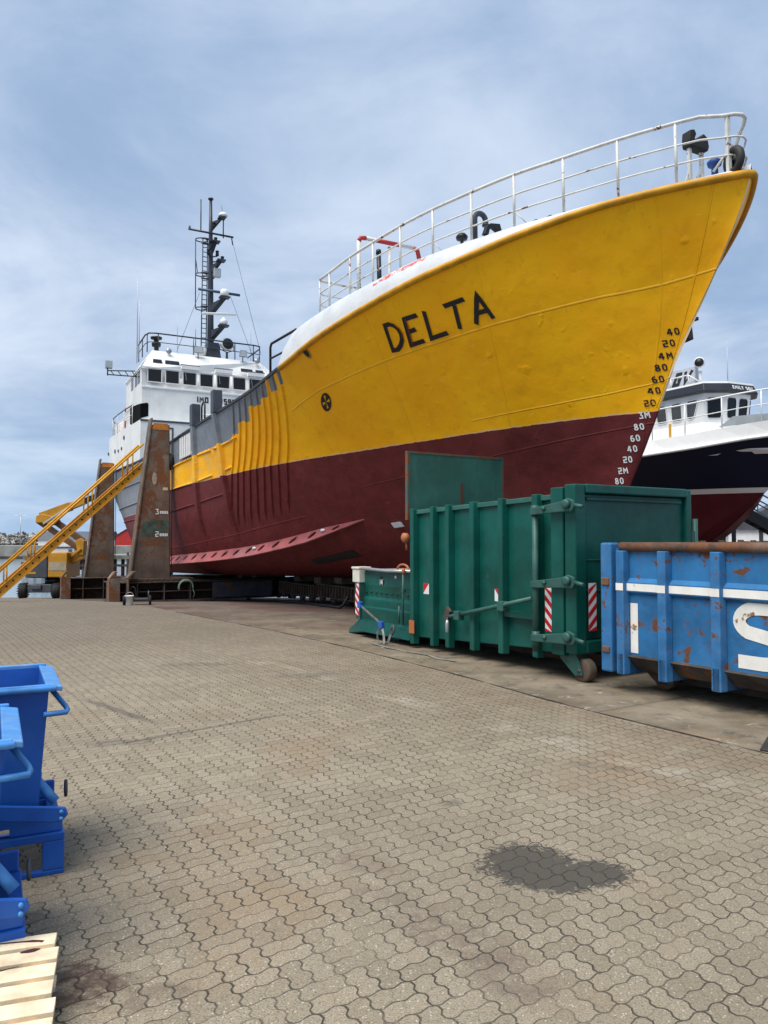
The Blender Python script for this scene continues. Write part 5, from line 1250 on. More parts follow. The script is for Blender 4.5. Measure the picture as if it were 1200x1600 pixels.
# diagonal lever bar
mb = MB(); mb.tube([(.93, .15, 1.14), (2.0, .13, .905), (2.75, .12, .74)], .036, 8); mb.tube([(2.75, .12, .74), (3.0, .14, .69)], .03, 8)
bar = mb.build('lever_bar', GREEND, GC)
for x, z in ((1.62, .99), (2.72, .75)): MB().box(x-.07, x+.07, .05, .18, z-.09, z+.06).build('guide_bracket', GREEND, bar, bevel=.01)
mb = MB(); mb.lathe([(.02, 0), (.03, .02), (.035, .15), (.02, .22)], (2.98, .16, .42)); mb.tube([(2.98, .16, .64), (2.98, .15, .70)], .01); mb.build('handle', GALV, bar)
mb = MB(); mb.beam((3.0, .10, .82), (3.12, .08, .62), .05, .14); mb.build('guide_bracket', RUSTDK, bar)
# lower skid rail and step
mb = MB(); mb.loft([[(x, .0, gbot(x)+.0), (x, .0, gbot(x)+.16), (x, -.08, gbot(x)+.16), (x, -.08, gbot(x))] for x in (.62, .90)], smooth=False); mb.box(1.05, 1.70, -.06, .03, .80, .90); mb.build('side_channel', GREEN, body, bevel=.01)
mb = MB(); mb.box(.3, 5.9, -.95, -.78, .12, .30); mb.box(.3, 5.9, -1.75, -1.58, .12, .30); mb.build('skid_rail', RUSTDK, GC)
# wheels
def caster(root, x, y, rz, m, nm='roller_wheel'):
    c, s = math.cos(rz), math.sin(rz)
    def w(u, v, z): return (x+u*c-v*s, y+u*s+v*c, z)
    mb = MB(); mb.hexa([w(.12, -.09, .42), w(.34, -.09, .42), w(.34, .09, .42), w(.12, .09, .42), w(.16, -.08, .62), w(.34, -.08, .62), w(.34, .08, .62), w(.16, .08, .62)])
    for v in (-.115, .095): mb.prism([(-.06, .10), (.08, .08), (.36, .30), (.34, .44), (.10, .44), (.0, .30)], lambda u, z, v=v: w(u, v, z), lambda u, z, v=v: w(u, v+.025, z))
    f = mb.build('wheel_bracket', m, root, bevel=.01)
    mb = MB(); mb.lathe([(.05, -.08), (.15, -.08), (.165, -.06), (.165, .06), (.15, .08), (.05, .08)], w(0, 0, .165), (-s, c, 0), 20); mb.lathe([(.03, -.13), (.03, .13)], w(0, 0, .165), (-s, c, 0), 10); mb.build(nm, mat('worn_wheel_steel', (.11, .085, .062), .7, var=.3, rust=(.45, 5)), f)
caster(GC, .18, -.13, 0, GREEND); caster(GC, .18, -GW_+.2, 0, GREEND)
# warning strips
def strip(parent, f, w, h, n, flip, nm='warning_strip'):
    mb = MB(); mb.add([f(0, 0, 0), f(w, 0, 0), f(w, h, 0), f(0, h, 0)], [(0, 1, 2, 3)]); base = mb.build(nm, REFW, parent, recalc=False)
    mb = MB(); st = h/n; sh = w*.95
    for k in range(-1, n+1):
        z0 = k*st+.0; poly = [(0, z0+(sh if flip else 0)), (w, z0+(0 if flip else sh)), (w, z0+st*.5+(0 if flip else sh)), (0, z0+st*.5+(sh if flip else 0))]
        lo = [min(max(p[1], 0), h) for p in poly]
        if max(lo)-min(lo) < .01: continue
        mb.add([f(p[0], q, .002) for p, q in zip(poly, lo)], [(0, 1, 2, 3)])
    mb.build('red_stripe', REFR, base, recalc=False)
strip(GC, lambda u, v, o: (.79-u, .03+o, .66+v), .14, .66, 4, True)
MB().box(.62, .80, -.06, .027, .62, 1.36).build('strip_plate', GREEN, GC)
strip(door, lambda u, v, o: (.097-o, -.125-u, .72+v), .16, .68, 4, False)
for x, fl in ((1.93, 1), (3.90, 0)):
    mb = MB(); z = 1.02; mb.add([(x+.085, .0-.066, z), (x-.085, -.066, z), (x-.085, -.066, z+.2), (x+.085, -.066, z+.2)], [(0, 1, 2, 3)]); r0 = mb.build('reflector', REFW, body, recalc=False)
    mb = MB(); mb.add([(x+.085, -.064, z+.2), (x-.085, -.064, z+.2)]+([(x-.085, -.064, z)] if fl else [(x+.085, -.064, z+.02)]), [(0, 1, 2)]); mb.build('red_triangle', REFR, r0, recalc=False)
# press section beyond the ribs
PX0, PX1 = L1+.02, 6.22
mb = MB()
prof = [(.12, .16), (.34, .10), (.36, .05), (.62, .05), (.64, .01), (.80, .01), (.84, -.04), (1.0, -.03), (1.08, -.02), (1.38, -.03)]
rr = [[(x, -.05+p-.08, z) for z, p in prof]+[(x, -GW_+.1, 1.38), (x, -GW_+.1, .12)] for x in (PX0, PX1)]
mb.loft(rr, smooth=False); pr = mb.build('press_unit', GREEN, GC, bevel=.01)
mb = MB(); mb.tube([(PX0, -.06, 1.42), (PX0+.9, -.06, 1.40), (PX1-.05, -.08, 1.42)], .035, 6); mb.box(PX0, PX1-.02, -GW_+.12, -.1, 1.385, 1.405); mb.build('rubber_lip', GALV, pr)
mb = MB(); mb.tube([(5.0+.2*math.cos(R(t)), -.3, 1.42+.11*math.sin(R(t))) for t in range(0, 181, 20)], .022, 6); mb.build('lifting_hoop', mat('faded_orange', (.36, .12, .05), .6), pr)
mb = MB(); mb.tube([(4.50, .04, .40), (4.50, .04, 1.40)], .02, 6); mb.tube([(4.62, .05, .42), (4.62, .05, .75)], .018, 6); mb.box(4.46, 4.54, .0, .06, 1.02, 1.08); mb.build('grease_pipe', GREEND, pr)
mb = MB(); mb.lathe([(.03, 0), (.035, .06), (.03, .12)], (4.50, .03, 1.36)); mb.build('valve', mat('faded_orange', (.36, .12, .05), .6), pr)
mb = MB()
for k in range(9): mb.lathe([(.02, 0), (.02, .02)], (4.6+.19*k, -.145, .93), (0, 1, 0), 8)
mb.build('bolt_row', BLACK, pr)
mb = MB(); mb.lathe([(.10, 0), (.10, .004)], (5.55, -.155, 1.17), (0, 1, 0), 20); bd = mb.build('number_badge', BLACK, pr)
mb = MB(); write(mb, '14', -5.62, 1.11, .10, lambda u, v, k=0: (-u, -.148+.001*k, v), .2, .2, 1); mb.build('badge_number', WL_, bd, recalc=False)
mb = MB(); mb.lathe([(.035, 0), (.035, .004)], (5.05, -.156, 1.28), (0, 1, 0), 10); mb.build('sticker', WL_, pr)
mb = MB(); mb.box(PX1, PX1+.28, -.30, -.02, 1.12, 1.42); mb.box(PX1-.01, PX1+.30, -.32, .0, 1.40, 1.45); mb.build('switch_box', mat('cream_box', (.60, .58, .50), .5, var=.1), GC, bevel=.015)
mb = MB(); mb.box(PX1+.02, PX1+.18, -.22, -.05, .35, 1.12); cp_ = mb.build('corner_post', GREEND, GC)
strip(cp_, lambda u, v, o: (PX1+.20-u, -.044+o, .42+v), .15, .68, 4, True)
mb = MB(); mb.tube([(PX1+.23, -.06, .45), (PX1+.23, -.05, .8), (PX1+.16, -.05, 1.1)], .018, 6); mb.build('supply_cable', BLACK, cp_)
mb = MB(); mb.hexa([(PX1-.05, -.55, .08), (PX1+.62, -.55, .0), (PX1+.62, -.12, .0), (PX1-.05, -.12, .08), (PX1-.05, -.55, .46), (PX1+.60, -.55, .10), (PX1+.60, -.12, .10), (PX1-.05, -.12, .46)])
mb.build('support_foot', GREEND, GC, bevel=.02)
mb = MB(); mb.hexa([(PX1-.05, -GW_+.2, .08), (PX1+.62, -GW_+.2, .0), (PX1+.62, -GW_+.6, .0), (PX1-.05, -GW_+.6, .08), (PX1-.05, -GW_+.2, .46), (PX1+.60, -GW_+.2, .10), (PX1+.60, -GW_+.6, .10), (PX1-.05, -GW_+.6, .46)])
mb.build('support_foot', GREEND, GC, bevel=.02)
for y in (-.6, -2.2): MB().box(5.1, 5.4, y, y+.33, .0, .13).build('support_block', GREEND, GC, bevel=.02)
# raised hopper lid
mb = MB(); mb.box(4.50, 4.56, -GW_+.06, -.10, 2.4, 3.70); lid = mb.build('hopper_lid', GREENL, GC, bevel=.008)
mb = MB(); mb.box(4.485, 4.498, -1.40, -1.34, 2.45, 3.15); mb.build('lid_seam', mat('seam_rust', (.10, .045, .03), .8), lid)
mb = MB(); mb.box(4.49, 4.57, -.11, -.06, 2.4, 3.70); mb.box(4.49, 4.57, -GW_+.03, -GW_+.07, 2.4, 3.70); mb.box(4.49, 4.57, -GW_+.03, -.06, 3.69, 3.73); mb.build('lid_edge', mat('lid_edge_rust', (.06, .10, .08), .7, rust=(.5, 4)), lid)
# orange rotary fitting and tag on the end rib
mb = MB(); mb.lathe([(.04, 0), (.09, .03), (.09, .10), (.05, .13)], (4.36, .02, 2.06), (0, 1, 0), 14); mb.tube([(4.36, .06, 1.98), (4.36, .05, 1.82)], .02, 6); mb.tube([(4.28, .06, 2.06), (4.48, .06, 2.02)], .03, 6)
mb.build('orange_valve', mat('faded_orange', (.36, .12, .05), .6, rust=(.4, 6)), GC)
mb = MB(); mb.box(4.10, 4.26, .058, .07, .28, .52); mb.build('orange_plate', mat('orange_plate', (.36, .11, .035), .6, rust=(.4, 6)), GC)
# ratchet strap hanging from the press unit, its tail on the ground
stx = thing('ratchet_strap', 'grey ratchet strap with blue buckles hanging off the compactor and trailing on the concrete', 'strap', GC.location, R(122)); stx.scale = (1.027, 1, 1)
mb = MB()
def tape(pts, w, up): 
    rr = []
    for i, p in enumerate(pts):
        p = V(p); u = V(up)*w/2; rr.append([p-u, p+u, p+u+V((0, .006, 0)), p-u+V((0, .006, 0))])
    mb.loft(rr, smooth=False)
tape([(5.95, .10, .66), (5.6, .14, .56), (5.2, .18, .44), (5.02, .20, .38)], .05, (0, .2, 1))
tape([(5.02, .2, .34), (5.10, .24, .2), (5.04, .26, .06), (4.86, .27, .01), (4.70, .25, .05), (4.68, .2, .22)], .05, (.3, .6, .7))
tape([(4.95, .22, .33), (4.84, .25, .16), (4.78, .28, .02), (4.9, .34, .008)], .05, (.8, .4, .2))
mb.build('webbing', mat('grey_webbing', (.24, .24, .23), .8, var=.3, vs=9), stx)
mb = MB(); rr = []
for i, (x, y) in enumerate([(5.1, .36), (4.85, .42), (4.6, .40), (4.4, .46), (3.9, .40), (3.3, .34), (2.9, .42), (2.5, .36)]): rr.append([(x, y-.03, .006), (x, y+.03, .006+.012*(i % 2)), (x, y+.03, .012+.012*(i % 2)), (x, y-.03, .012)])
mb.loft(rr, smooth=False); mb.build('webbing', mat('grey_webbing', (.24, .24, .23), .8), stx)
for c in ((5.98, .09, .68), (4.98, .21, .37)):
    mb = MB(); mb.box(c[0]-.06, c[0]+.06, c[1]-.03, c[1]+.05, c[2]-.07, c[2]+.07); mb.build('buckle', mat('blue_plastic', (.02, .10, .42), .4), stx, bevel=.015)
mb = MB(); mb.tube([(4.6, .2, .4), (4.55, .2, .3), (4.62, .2, .22), (4.7, .2, .3), (4.6, .2, .4)], .02, 6); mb.build('hook', DGREY, stx)

# ================================================================ blue open container
BLUE = mat('container_blue', (.018, .138, .33), .52, var=.25, vs=1.6, fade=(1.2, .45, (.055, .20, .44)), dirt=.22, dcol=(.06, .09, .13), rust=(.432, 3.0), rcol=(.115, .045, .020), streak=.22, bump=.012, bs=3)
BLUER = mat('container_blue_rib', (.028, .145, .34), .5, var=.2, vs=3, fade=(2.0, .5, (.085, .20, .36)), rust=(.43, 3.0), rcol=(.12, .05, .022), streak=.3, dcol=(.10, .11, .12))
RUSTT = mat('rusty_top_rail', (.13, .072, .046), .75, var=.35, vs=3.5, rust=(.5, 3), rcol=(.15, .062, .028), fade=(2.5, .5, (.23, .16, .12)), bump=.006, bs=12)
BOTT = mat('container_underside', (.052, .044, .038), .8, var=.35, vs=3, rust=(.42, 3), fade=(2, .5, (.10, .09, .08)))
WSTR = mat('worn_white_paint', (.74, .73, .68), .5, var=.06, vs=4, rust=(.40, 3.2), rcol=(.24, .12, .05), streak=.2, dcol=(.5, .38, .22))
BC = thing('open_skip_container', 'scratched blue steel container with white stripe and rusty top rail, right edge', 'container', (3.06, 10.42, 0), R(-58))
# local x towards the camera-right along the side, the visible side is y = 0 (facing -y), body towards +y
BLn, BWd = 5.9, 2.45
zt, zs, zbm = 1.90, .50, .27
mb = MB()
mb.box(.05, BLn, .05, .09, zs, zt); mb.box(.05, BLn, BWd-.09, BWd-.05, zs, zt); mb.box(.05, .09, .09, BWd-.09, zs, zt); mb.box(BLn-.04, BLn, .09, BWd-.09, zs, zt)
mb.box(.09, BLn-.04, .09, BWd-.09, zs, zs+.04)
bd = mb.build('body', BLUE, BC)
mb = MB(); mb.hexa([(.3, .30, zbm), (BLn, .30, zbm), (BLn, BWd-.3, zbm), (.3, BWd-.3, zbm), (.05, .052, zs), (BLn, .052, zs), (BLn, BWd-.052, zs), (.05, BWd-.052, zs)]); mb.build('belly', BOTT, BC)
mb = MB(); mb.tube([(.16, .04, zt+.02), (BLn, .04, zt+.02)], .062, 12); mb.tube([(.06, .1, zt+.02), (.06, BWd-.1, zt+.02)], .055, 10); mb.tube([(.06, BWd-.04, zt+.02), (BLn, BWd-.04, zt+.02)], .062, 10); mb.build('top_rail', RUSTT, BC)
mb = MB(); mb.box(-.13, .06, -.05, .12, zbm-.03, zt+.075); mb.build('corner_post', BLUER, BC, bevel=.025)
for x in (.21, .87, 1.62, 2.37, 3.12, 3.87, 4.62, 5.37):
    mb = MB(); wv = .062
    mb.loft([[(x-wv-.02, .05, z), (x-wv, -.06, z), (x+wv, -.06, z), (x+wv+.02, .05, z)] for z in (.24, zt-.03)], smooth=False)
    mb.prism([(-.06, .24), (-.06, .52), (.06, .52), (.40, .24)], lambda y, z, x=x: (x-wv*.9, y, z), lambda y, z, x=x: (x+wv*.9, y, z))
    mb.build('rib', BLUER, BC, bevel=.012)
# bottom chamfer plate between the ribs
mb = MB(); mb.hexa([(.2, .20, zbm+.02), (BLn, .20, zbm+.02), (BLn, .32, zbm), (.2, .32, zbm), (.1, -.005, zs-.02), (BLn, -.005, zs-.02), (BLn, .05, zs), (.1, .05, zs)]); mb.build('bottom_chamfer', BOTT, BC)
# raised belt with white stripe
mb = MB(); mb.prism([(.05, 1.29), (.0, 1.33), (.0, 1.455), (.05, 1.51)], lambda y, z: (.12, y, z), lambda y, z: (BLn, y, z)); belt = mb.build('side_belt', BLUE, BC)
xs = [.10]+[v for x in (.21, .87, 1.62, 2.37, 3.12, 3.87, 4.62, 5.37) for v in (x-.063, x+.063)]+[BLn]
mb = MB()
for i in range(len(xs)-1):
    rib = i % 2 == 1; y = -.063 if rib else -.004
    mb.add([(xs[i]+.002, y, 1.345), (xs[i+1]-.002, y, 1.345), (xs[i+1]-.002, y, 1.44), (xs[i]+.002, y, 1.44)], [(0, 1, 2, 3)])
mb.build('white_stripe', WSTR, belt, recalc=False)
mb = MB(); mb.add([(.30, .044, .53), (.42, .044, .53), (.42, .044, 1.18), (.30, .044, 1.18)], [(0, 1, 2, 3)]); mb.build('white_panel', WSTR, bd, recalc=False)
# big letter
mb = MB(); cx, cy = 2.06, .93
S_pts = [(.32, .64), (.10, .64)]+[(.05+.25*math.cos(R(t)), .485+.155*math.sin(R(t))) for t in range(90, 236, 12)]+[(.07+.25*math.cos(R(t)), .175+.155*math.sin(R(t))) for t in range(56, -91, -12)]+[(.0, .02), (-.22, .02)]
mb.ribbon([(cx+x, .60+y) for x, y in S_pts], .155, lambda u, v: (u, .043, v), 1); mb.build('letter', WSTR, bd, recalc=False)
mb = MB(); mb.box(-.13, -.03, .02, .05, 1.30, 1.62); mb.box(-.10, .03, -.07, -.04, 1.40, 1.50); mb.build('hinge', RUSTT, BC, bevel=.01)
mb = MB(); mb.box(-.13, -.03, .02, .05, .42, .68); mb.box(-.10, .03, -.07, -.04, .50, .58); mb.build('hinge', RUSTT, BC, bevel=.01)
for y in (.62, BWd-.62): caster(BC, .42, y, math.pi, RUSTDK)
mb = MB(); mb.box(.3, BLn, .72, .86, .10, .30); mb.box(.3, BLn, 1.58, 1.72, .10, .30); mb.build('skid_rail', RUSTDK, BC)
caster(BC, BLn-.5, .62, 0, RUSTDK); caster(BC, BLn-.5, BWd-.62, 0, RUSTDK)
# ================================================================ blue tipping skips on the left
TB = mat('skip_blue', (.006, .085, .40), .48, var=.16, vs=1.5, fade=(2.5, .35, (.045, .15, .44)), streak=.25, dcol=(.03, .06, .17), rust=(.345, 4), rcol=(.15, .07, .03), bump=.004, bs=3)
TBR = mat('skip_blue_rim', (.05, .22, .55), .5, var=.2, vs=4, fade=(3, .5, (.20, .36, .55)), rust=(.32, 5), rcol=(.22, .09, .03))
def skip(loc, rz, label, s=1.0):
    """tipping skip: local x runs to the visible right end, -y faces the camera"""
    o = thing('tipping_skip', label, 'skip', loc, rz, 'blue tipping skips at the left edge'); o.scale = (s, s, s)
    t = .012; LX = 1.55
    top, mid, bot = 1.12, .30, .26
    # hopper walls: right end leans in towards the bottom, front face nearly upright
    f0, f1 = -.42, .42
    def shell(off):
        b0, b1 = (f0+.04+off, f1-.10-off); 
        T_ = [(-LX, f0+off, top), (-off, f0+off, top), (-off, f1-off, top), (-LX, f1-off, top)]
        M_ = [(-LX, b0, .30+off), (-.055-off, b0, .30+off), (-.055-off, b1, .30+off), (-LX, b1, .30+off)]
        return T_, M_
    To, Mo = shell(0); Ti, Mi = shell(t)
    mb = MB(); vs = To+Mo+Ti+Mi
    fs = []
    for k in range(4):
        j = (k+1) % 4; fs += [(k, j, 4+j, 4+k), (8+j, 8+k, 12+k, 12+j), (k, 8+k, 8+j, j)]
    fs += [(7, 6, 5, 4), (12, 13, 14, 15)]
    mb.add(vs, fs); h = mb.build('hopper', TB, o)
    mb = MB(); w = .035
    mb.box(-LX, .03, f0-w, f0+.006, top-.02, top+.022); mb.box(-LX, .03, f1-.006, f1+w, top-.02, top+.022)
    mb.hexa([(-.016, f0+.006, top-.012), (.075, f0+.006, top-.03), (.075, f1-.006, top-.03), (-.016, f1-.006, top-.012), (-.016, f0+.006, top+.016), (.075, f0+.006, top+.0), (.075, f1-.006, top+.0), (-.016, f1-.006, top+.016)])
    mb.tube([(-LX, f0-w, top), (.04, f0-w, top)], .018, 8); mb.build('rim', TBR, o, bevel=.006)
    mb = MB(); mb.tube([(.02, f0+.10, top-.03), (.10, f0+.08, top-.135), (.108, f0+.05, top-.15), (.10, f0+.0, top-.155), (-.03, f0-.02, top-.155)], .016, 8); mb.build('tow_handle', TBR, o)
    # base frame: angle-iron rectangle on short legs
    mb = MB(); X1 = .10; Y0, Y1 = -.40, .36
    mb.box(-LX, X1, Y0, Y0+.07, .20, .245); mb.box(-LX, X1, Y1-.07, Y1, .20, .245); mb.box(X1-.07, X1, Y0+.07, Y1-.07, .20, .245)
    mb.box(-LX, X1, Y0, Y0+.05, .0, .03); mb.box(X1-.05, X1, Y0+.05, Y1-.05, .0, .03); mb.box(-LX, X1, Y1-.05, Y1, .0, .03)
    for x in (X1-.12, -.95):
        mb.box(x, x+.12, Y0, Y0+.06, .03, .20); mb.box(x, x+.12, Y1-.06, Y1, .03, .20)
    fr = mb.build('base_frame', TB, o, bevel=.006)
    for y in (Y0+.02, Y1-.05): MB().box(-.20, X1-.01, y, y+.03, .245, .36).build('pivot_plate', TB, o, bevel=.01)
    mb = MB(); mb.prism([(-1.2, .62), (-1.2, .54), (.03, .325), (.08, .325), (.115, .36), (.10, .405), (.05, .415), (-.80, .56)], lambda x, z: (x, -.455, z), lambda x, z: (x, -.43, z))
    la = mb.build('locking_arm', TB, o, bevel=.008)
    mb = MB(); mb.tube([(-.08, -.30, .58), (.05, -.36, .42)], .03, 8); mb.lathe([(.055, 0), (.055, .05)], (-.08, -.30, .54)); mb.lathe([(.012, 0), (.012, .015)], (.075, -.455, .385), (0, -1, 0), 10); mb.lathe([(.012, 0), (.012, .015)], (.075, -.455, .345), (0, -1, 0), 10)
    mb.tube([(-.10, -.25, .72), (-.09, -.28, .60)], .018, 6); mb.build('release_lever', TBR, o)
    mb = MB(); mb.tube([(.115, -.25+.035*math.cos(R(t)), .46+.045*math.sin(R(t))) for t in range(0, 360, 24)], .010, 6, closed=True); mb.build('chain_ring', DGREY, o)
    return o
skip((-2.20, 5.02, 0), R(27), 'far blue tipping skip, whole near side seen behind its twin')
skip((-1.89, 3.86, 0), R(27), 'near blue tipping skip cut by the left edge, beside the pale pallet', .97)
# ================================================================ pallet of new wood, bottom left
PW = mat('new_pine', (.80, .66, .46), .65, var=.20, vs=5, streak=.45, dcol=(.50, .33, .16), bump=.002, bs=60)
PWE = mat('pine_end', (.70, .48, .24), .7, var=.2, vs=6)
PAINT = mat('maroon_drip', (.075, .022, .024), .5, var=.2)
PL = thing('pallet', 'new pale wooden pallet with maroon paint drips at the bottom left corner', 'pallet', (-1.39, 3.265, 0), R(18))
def pallet():
    o = PL; ZT = .20
    # boards run along local x (to the left), stacked back in y; right ends at x ~ 0
    n = 7; pitch = .135
    for k in range(n):
        y1 = .36-pitch*k; x1 = .006*((k*5) % 3)-.004+.008*k
        mb = MB(); mb.box(-1.2, x1, y1-.100, y1, ZT-.024, ZT); mb.build('deck_board', PW, o, bevel=.003)
    for x in (-1.12, -.55, -.02):
        mb = MB()
        mb.box(x-.10, x, .36-pitch*n+.02, .355, ZT-.048, ZT-.025); mb.build('stringer_board', PWE, o)
        for y in (.28, -.06, -.48): MB().box(x-.10, x, y-.07, y+.07, .023, ZT-.049).build('block', PWE, o)
    for y in (.28, -.06, -.48): MB().box(-1.2, 0, y-.05, y+.05, .0, .022).build('bottom_board', PW, o)
    def drip(pts, w, name='paint_drip'):
        mb = MB(); mb.ribbon(pts, 1, lambda u, v: (u, v, ZT+.001), 1) if False else None
        P = [V(p) for p in pts]; vs = []
        for i, p in enumerate(P):
            d = (P[min(i+1, len(P)-1)]-P[max(i-1, 0)]).normalized(); nrm = V((-d.y, d.x)); ww = w[i]
            vs += [(*(p+nrm*ww), ZT+.0015), (*(p-nrm*ww), ZT+.0015)]
        mb.add(vs, [(2*i, 2*i+1, 2*i+3, 2*i+2) for i in range(len(P)-1)]); mb.build(name, PAINT, o, recalc=False)
    drip([(-.50, .325), (-.32, .33), (-.22, .322), (-.14, .312), (-.10, .305), (-.07, .296), (-.055, .288)], [.002, .004, .005, .006, .010, .008, .009])
    drip([(-.14, .215), (-.11, .217), (-.085, .22), (-.06, .224)], [.006, .015, .016, .004])
    drip([(-.60, .085), (-.42, .075), (-.30, .075), (-.20, .085), (-.13, .098)], [.002, .004, .006, .005, .002])
    drip([(-.30, .100), (-.27, .102), (-.235, .104)], [.006, .013, .006])
    drip([(-.36, .105), (-.32, .102)], [.002, .007])
pallet()
# steel cover plate lying on the apron at the right edge
mb = MB(); mb.box(-.30, .75, -.28, .28, .0, .014)
o = tag(mb.build('steel_plate', mat('dark_plate', (.040, .036, .034), .6, var=.3, vs=6, rust=(.4, 5)), bevel=.004), 'dark steel plate lying flat on the concrete at the right edge', 'plate')
o.location = (3.98, 7.46, .006); o.rotation_euler = (0, 0, R(-33))

# ================================================================ second vessel on the next slip
B2 = thing('fishing_vessel', 'navy blue and white fishing vessel with dark red bottom behind the yellow bow', 'boat', (10.9, 22.0, 3.36))
A2 = V((-math.sin(R(28)), math.cos(R(28)), 0)); S2 = V((-math.cos(R(28)), -math.sin(R(28)), 0))
K2 = 1.35
B2.matrix_world = Matrix(((A2.x*K2, S2.x*K2, 0, 14.715), (A2.y*K2, S2.y*K2, 0, 29.7), (0, 0, K2, 3.836), (0, 0, 0, 1)))
st2 = pchip([-2.6, -1.4, 0, .8, 1.9, 3.0], [4.6, 1.9, 0, -.9, -2.2, -3.2])
rl2 = pchip([-3.2, -1.2, 1, 4, 8, 14, 20], [1.72, 1.46, 1.16, .98, .92, .92, 1.1])
wl2 = pchip([0, .3, 1, 2.5, 5, 8, 22], [.05, .28, .72, 1.45, 2.4, 3.0, 3.2])
dk2 = pchip([0, .15, .6, 1.5, 3, 5.5, 22], [.06, .55, 1.25, 2.05, 2.85, 3.3, 3.4])
bt2 = pchip([0, .5, 2, 5, 9, 22], [.04, .12, .4, 1.2, 2.2, 2.5])
def half2(a, h):
    if h <= 0:
        d = a-st2(h); t = min(max((h+2.6)/2.6, 0), 1); v = .1+(max(bt2(max(d, 0)), 0))*min(1, t*2) if h > -2.59 else .1
        w0 = wl2(max(a, 0)) if a > 0 else .04
        return max(.04, min(v+(w0-v)*t**1.2, w0)) if d > .05 else .03
    rh = rl2(a); w = min(h/rh, 1.4)
    lo = wl2(a) if a > 0 else .04
    d = a-st2(h)
    hi = dk2(max(a-st2(rh), 0))
    if a <= 0:
        lo_h = 0
        for _ in range(1): pass
        h0 = 0.0; h1 = rh
        for _ in range(18):
            m_ = .5*(h0+h1)
            if st2(m_) > a: h0 = m_
            else: h1 = m_
        w = (h-h0)/max(rh-h0, .02)
    return max(.03, lo+(hi-lo)*max(w, 0)**1.1)
def hull2paint():
    m = bpy.data.materials.new('hull_paint_navy'); m.use_nodes = True; g = NT(m.node_tree); b = g.n['Principled BSDF']
    T = g.node('ShaderNodeTexCoord').outputs['Object']; a, s, h = g.sep(T); n = g.noise(T, 2.0, 4, .6)
    navy = g.mix(n, rgb((.003, .007, .028)), rgb((.005, .011, .038))); red = g.mix(g.step(n, .3, .7), rgb((.075, .008, .012)), rgb((.095, .011, .015)))
    wh = g.mix(n, rgb((.70, .72, .70)), rgb((.80, .81, .79)))
    col = g.mix(g.m('GREATER_THAN', h, 0.02), red, g.mix(g.m('GREATER_THAN', h, .16), wh, navy))
    g.set(b.inputs['Base Color'], col); b.inputs['Roughness'].default_value = .4; b.inputs['Specular IOR Level'].default_value = .2
    return m
H2P = hull2paint(); rr = []
for t in [0, .004, .01, .02, .035, .055, .08, .11, .15, .2, .26, .33, .42, .52, .64, .76, .88, 1.0]:
    st = []
    for hv in [-2.6, -2.2, -1.8, -1.4, -1.0, -.6, -.3, -.1, .01, .025, .155, .17]+[('u', q) for q in (.25, .4, .55, .7, .85, 1.0)]:
        if isinstance(hv, tuple):
            a = 0; h = 1.0
            for _ in range(25):
                h = .5*h+.5*(.17+(rl2(a)-.17)*hv[1]); a = st2(h)+t*(20-st2(h))
        else: h = hv; a = st2(h)+t*(20-st2(h))
        st.append((a, .025 if t == 0 else half2(a, h), h))
    rr.append([p for p in reversed(st)]+[(a, -s, h) for a, s, h in st])
mb = MB(); mb.loft(rr, closed=False); mb.add(rr[0], [tuple(range(len(rr[0])))]); mb.add(rr[-1], [tuple(range(len(rr[0])))]); h2 = mb.build('hull', H2P, B2)
# white bulwark band
rr = []
for k in range(41):
    a = -3.0+23*k/40.; q = rl2(a); hb = q+.42
    d0 = max(dk2(max(a-st2(q), 0)), .04); d1 = max(dk2(max(a-st2(q)+.15, 0))+.02, .05)
    rr.append([(a, d0+.015, q-.02), (a-.0, d1-.13, hb), (a-.0, d1-.20, hb), (a, d0-.06, q-.02)])
mb = MB(); mb.loft(rr, smooth=False); rr2 = [[(a, -s, h) for a, s, h in r] for r in rr]; mb.loft(rr2, smooth=False); bw = mb.build('bulwark', WHITE2, B2)
mb = MB(); mb.tube([(r[0][0], r[0][1]+.03, r[0][2]+.03) for r in rr], .045, 8); mb.build('rub_rail', WHITE2, bw)
# deck
mb = MB(); L = [(r[3][0], r[3][1]) for r in rr]; mb.add([(a, s, rl2(a)) for a, s in L]+[(a, -s, rl2(a)) for a, s in L], [(i, i+1, len(L)+i+1, len(L)+i) for i in range(len(L)-1)]); mb.build('deck', GREY, B2)
# white knuckle pointer on the bow and small one aft
mb = MB(); f2 = lambda u, v: (u, half2(u, v)+.02, v)
mb.add([f2(.35, 1.02), f2(-.5, 1.16), f2(-1.5, 1.24), f2(-1.5, 1.02), f2(-.6, 1.03)], [(0, 1, 2, 3, 4)]); mb.build('white_pointer', WHITE2, h2, recalc=False)
mb = MB(); mb.add([f2(5.6, .50), f2(6.3, .60), f2(6.3, .44)], [(0, 1, 2)]); mb.build('white_pointer', WHITE2, h2, recalc=False)
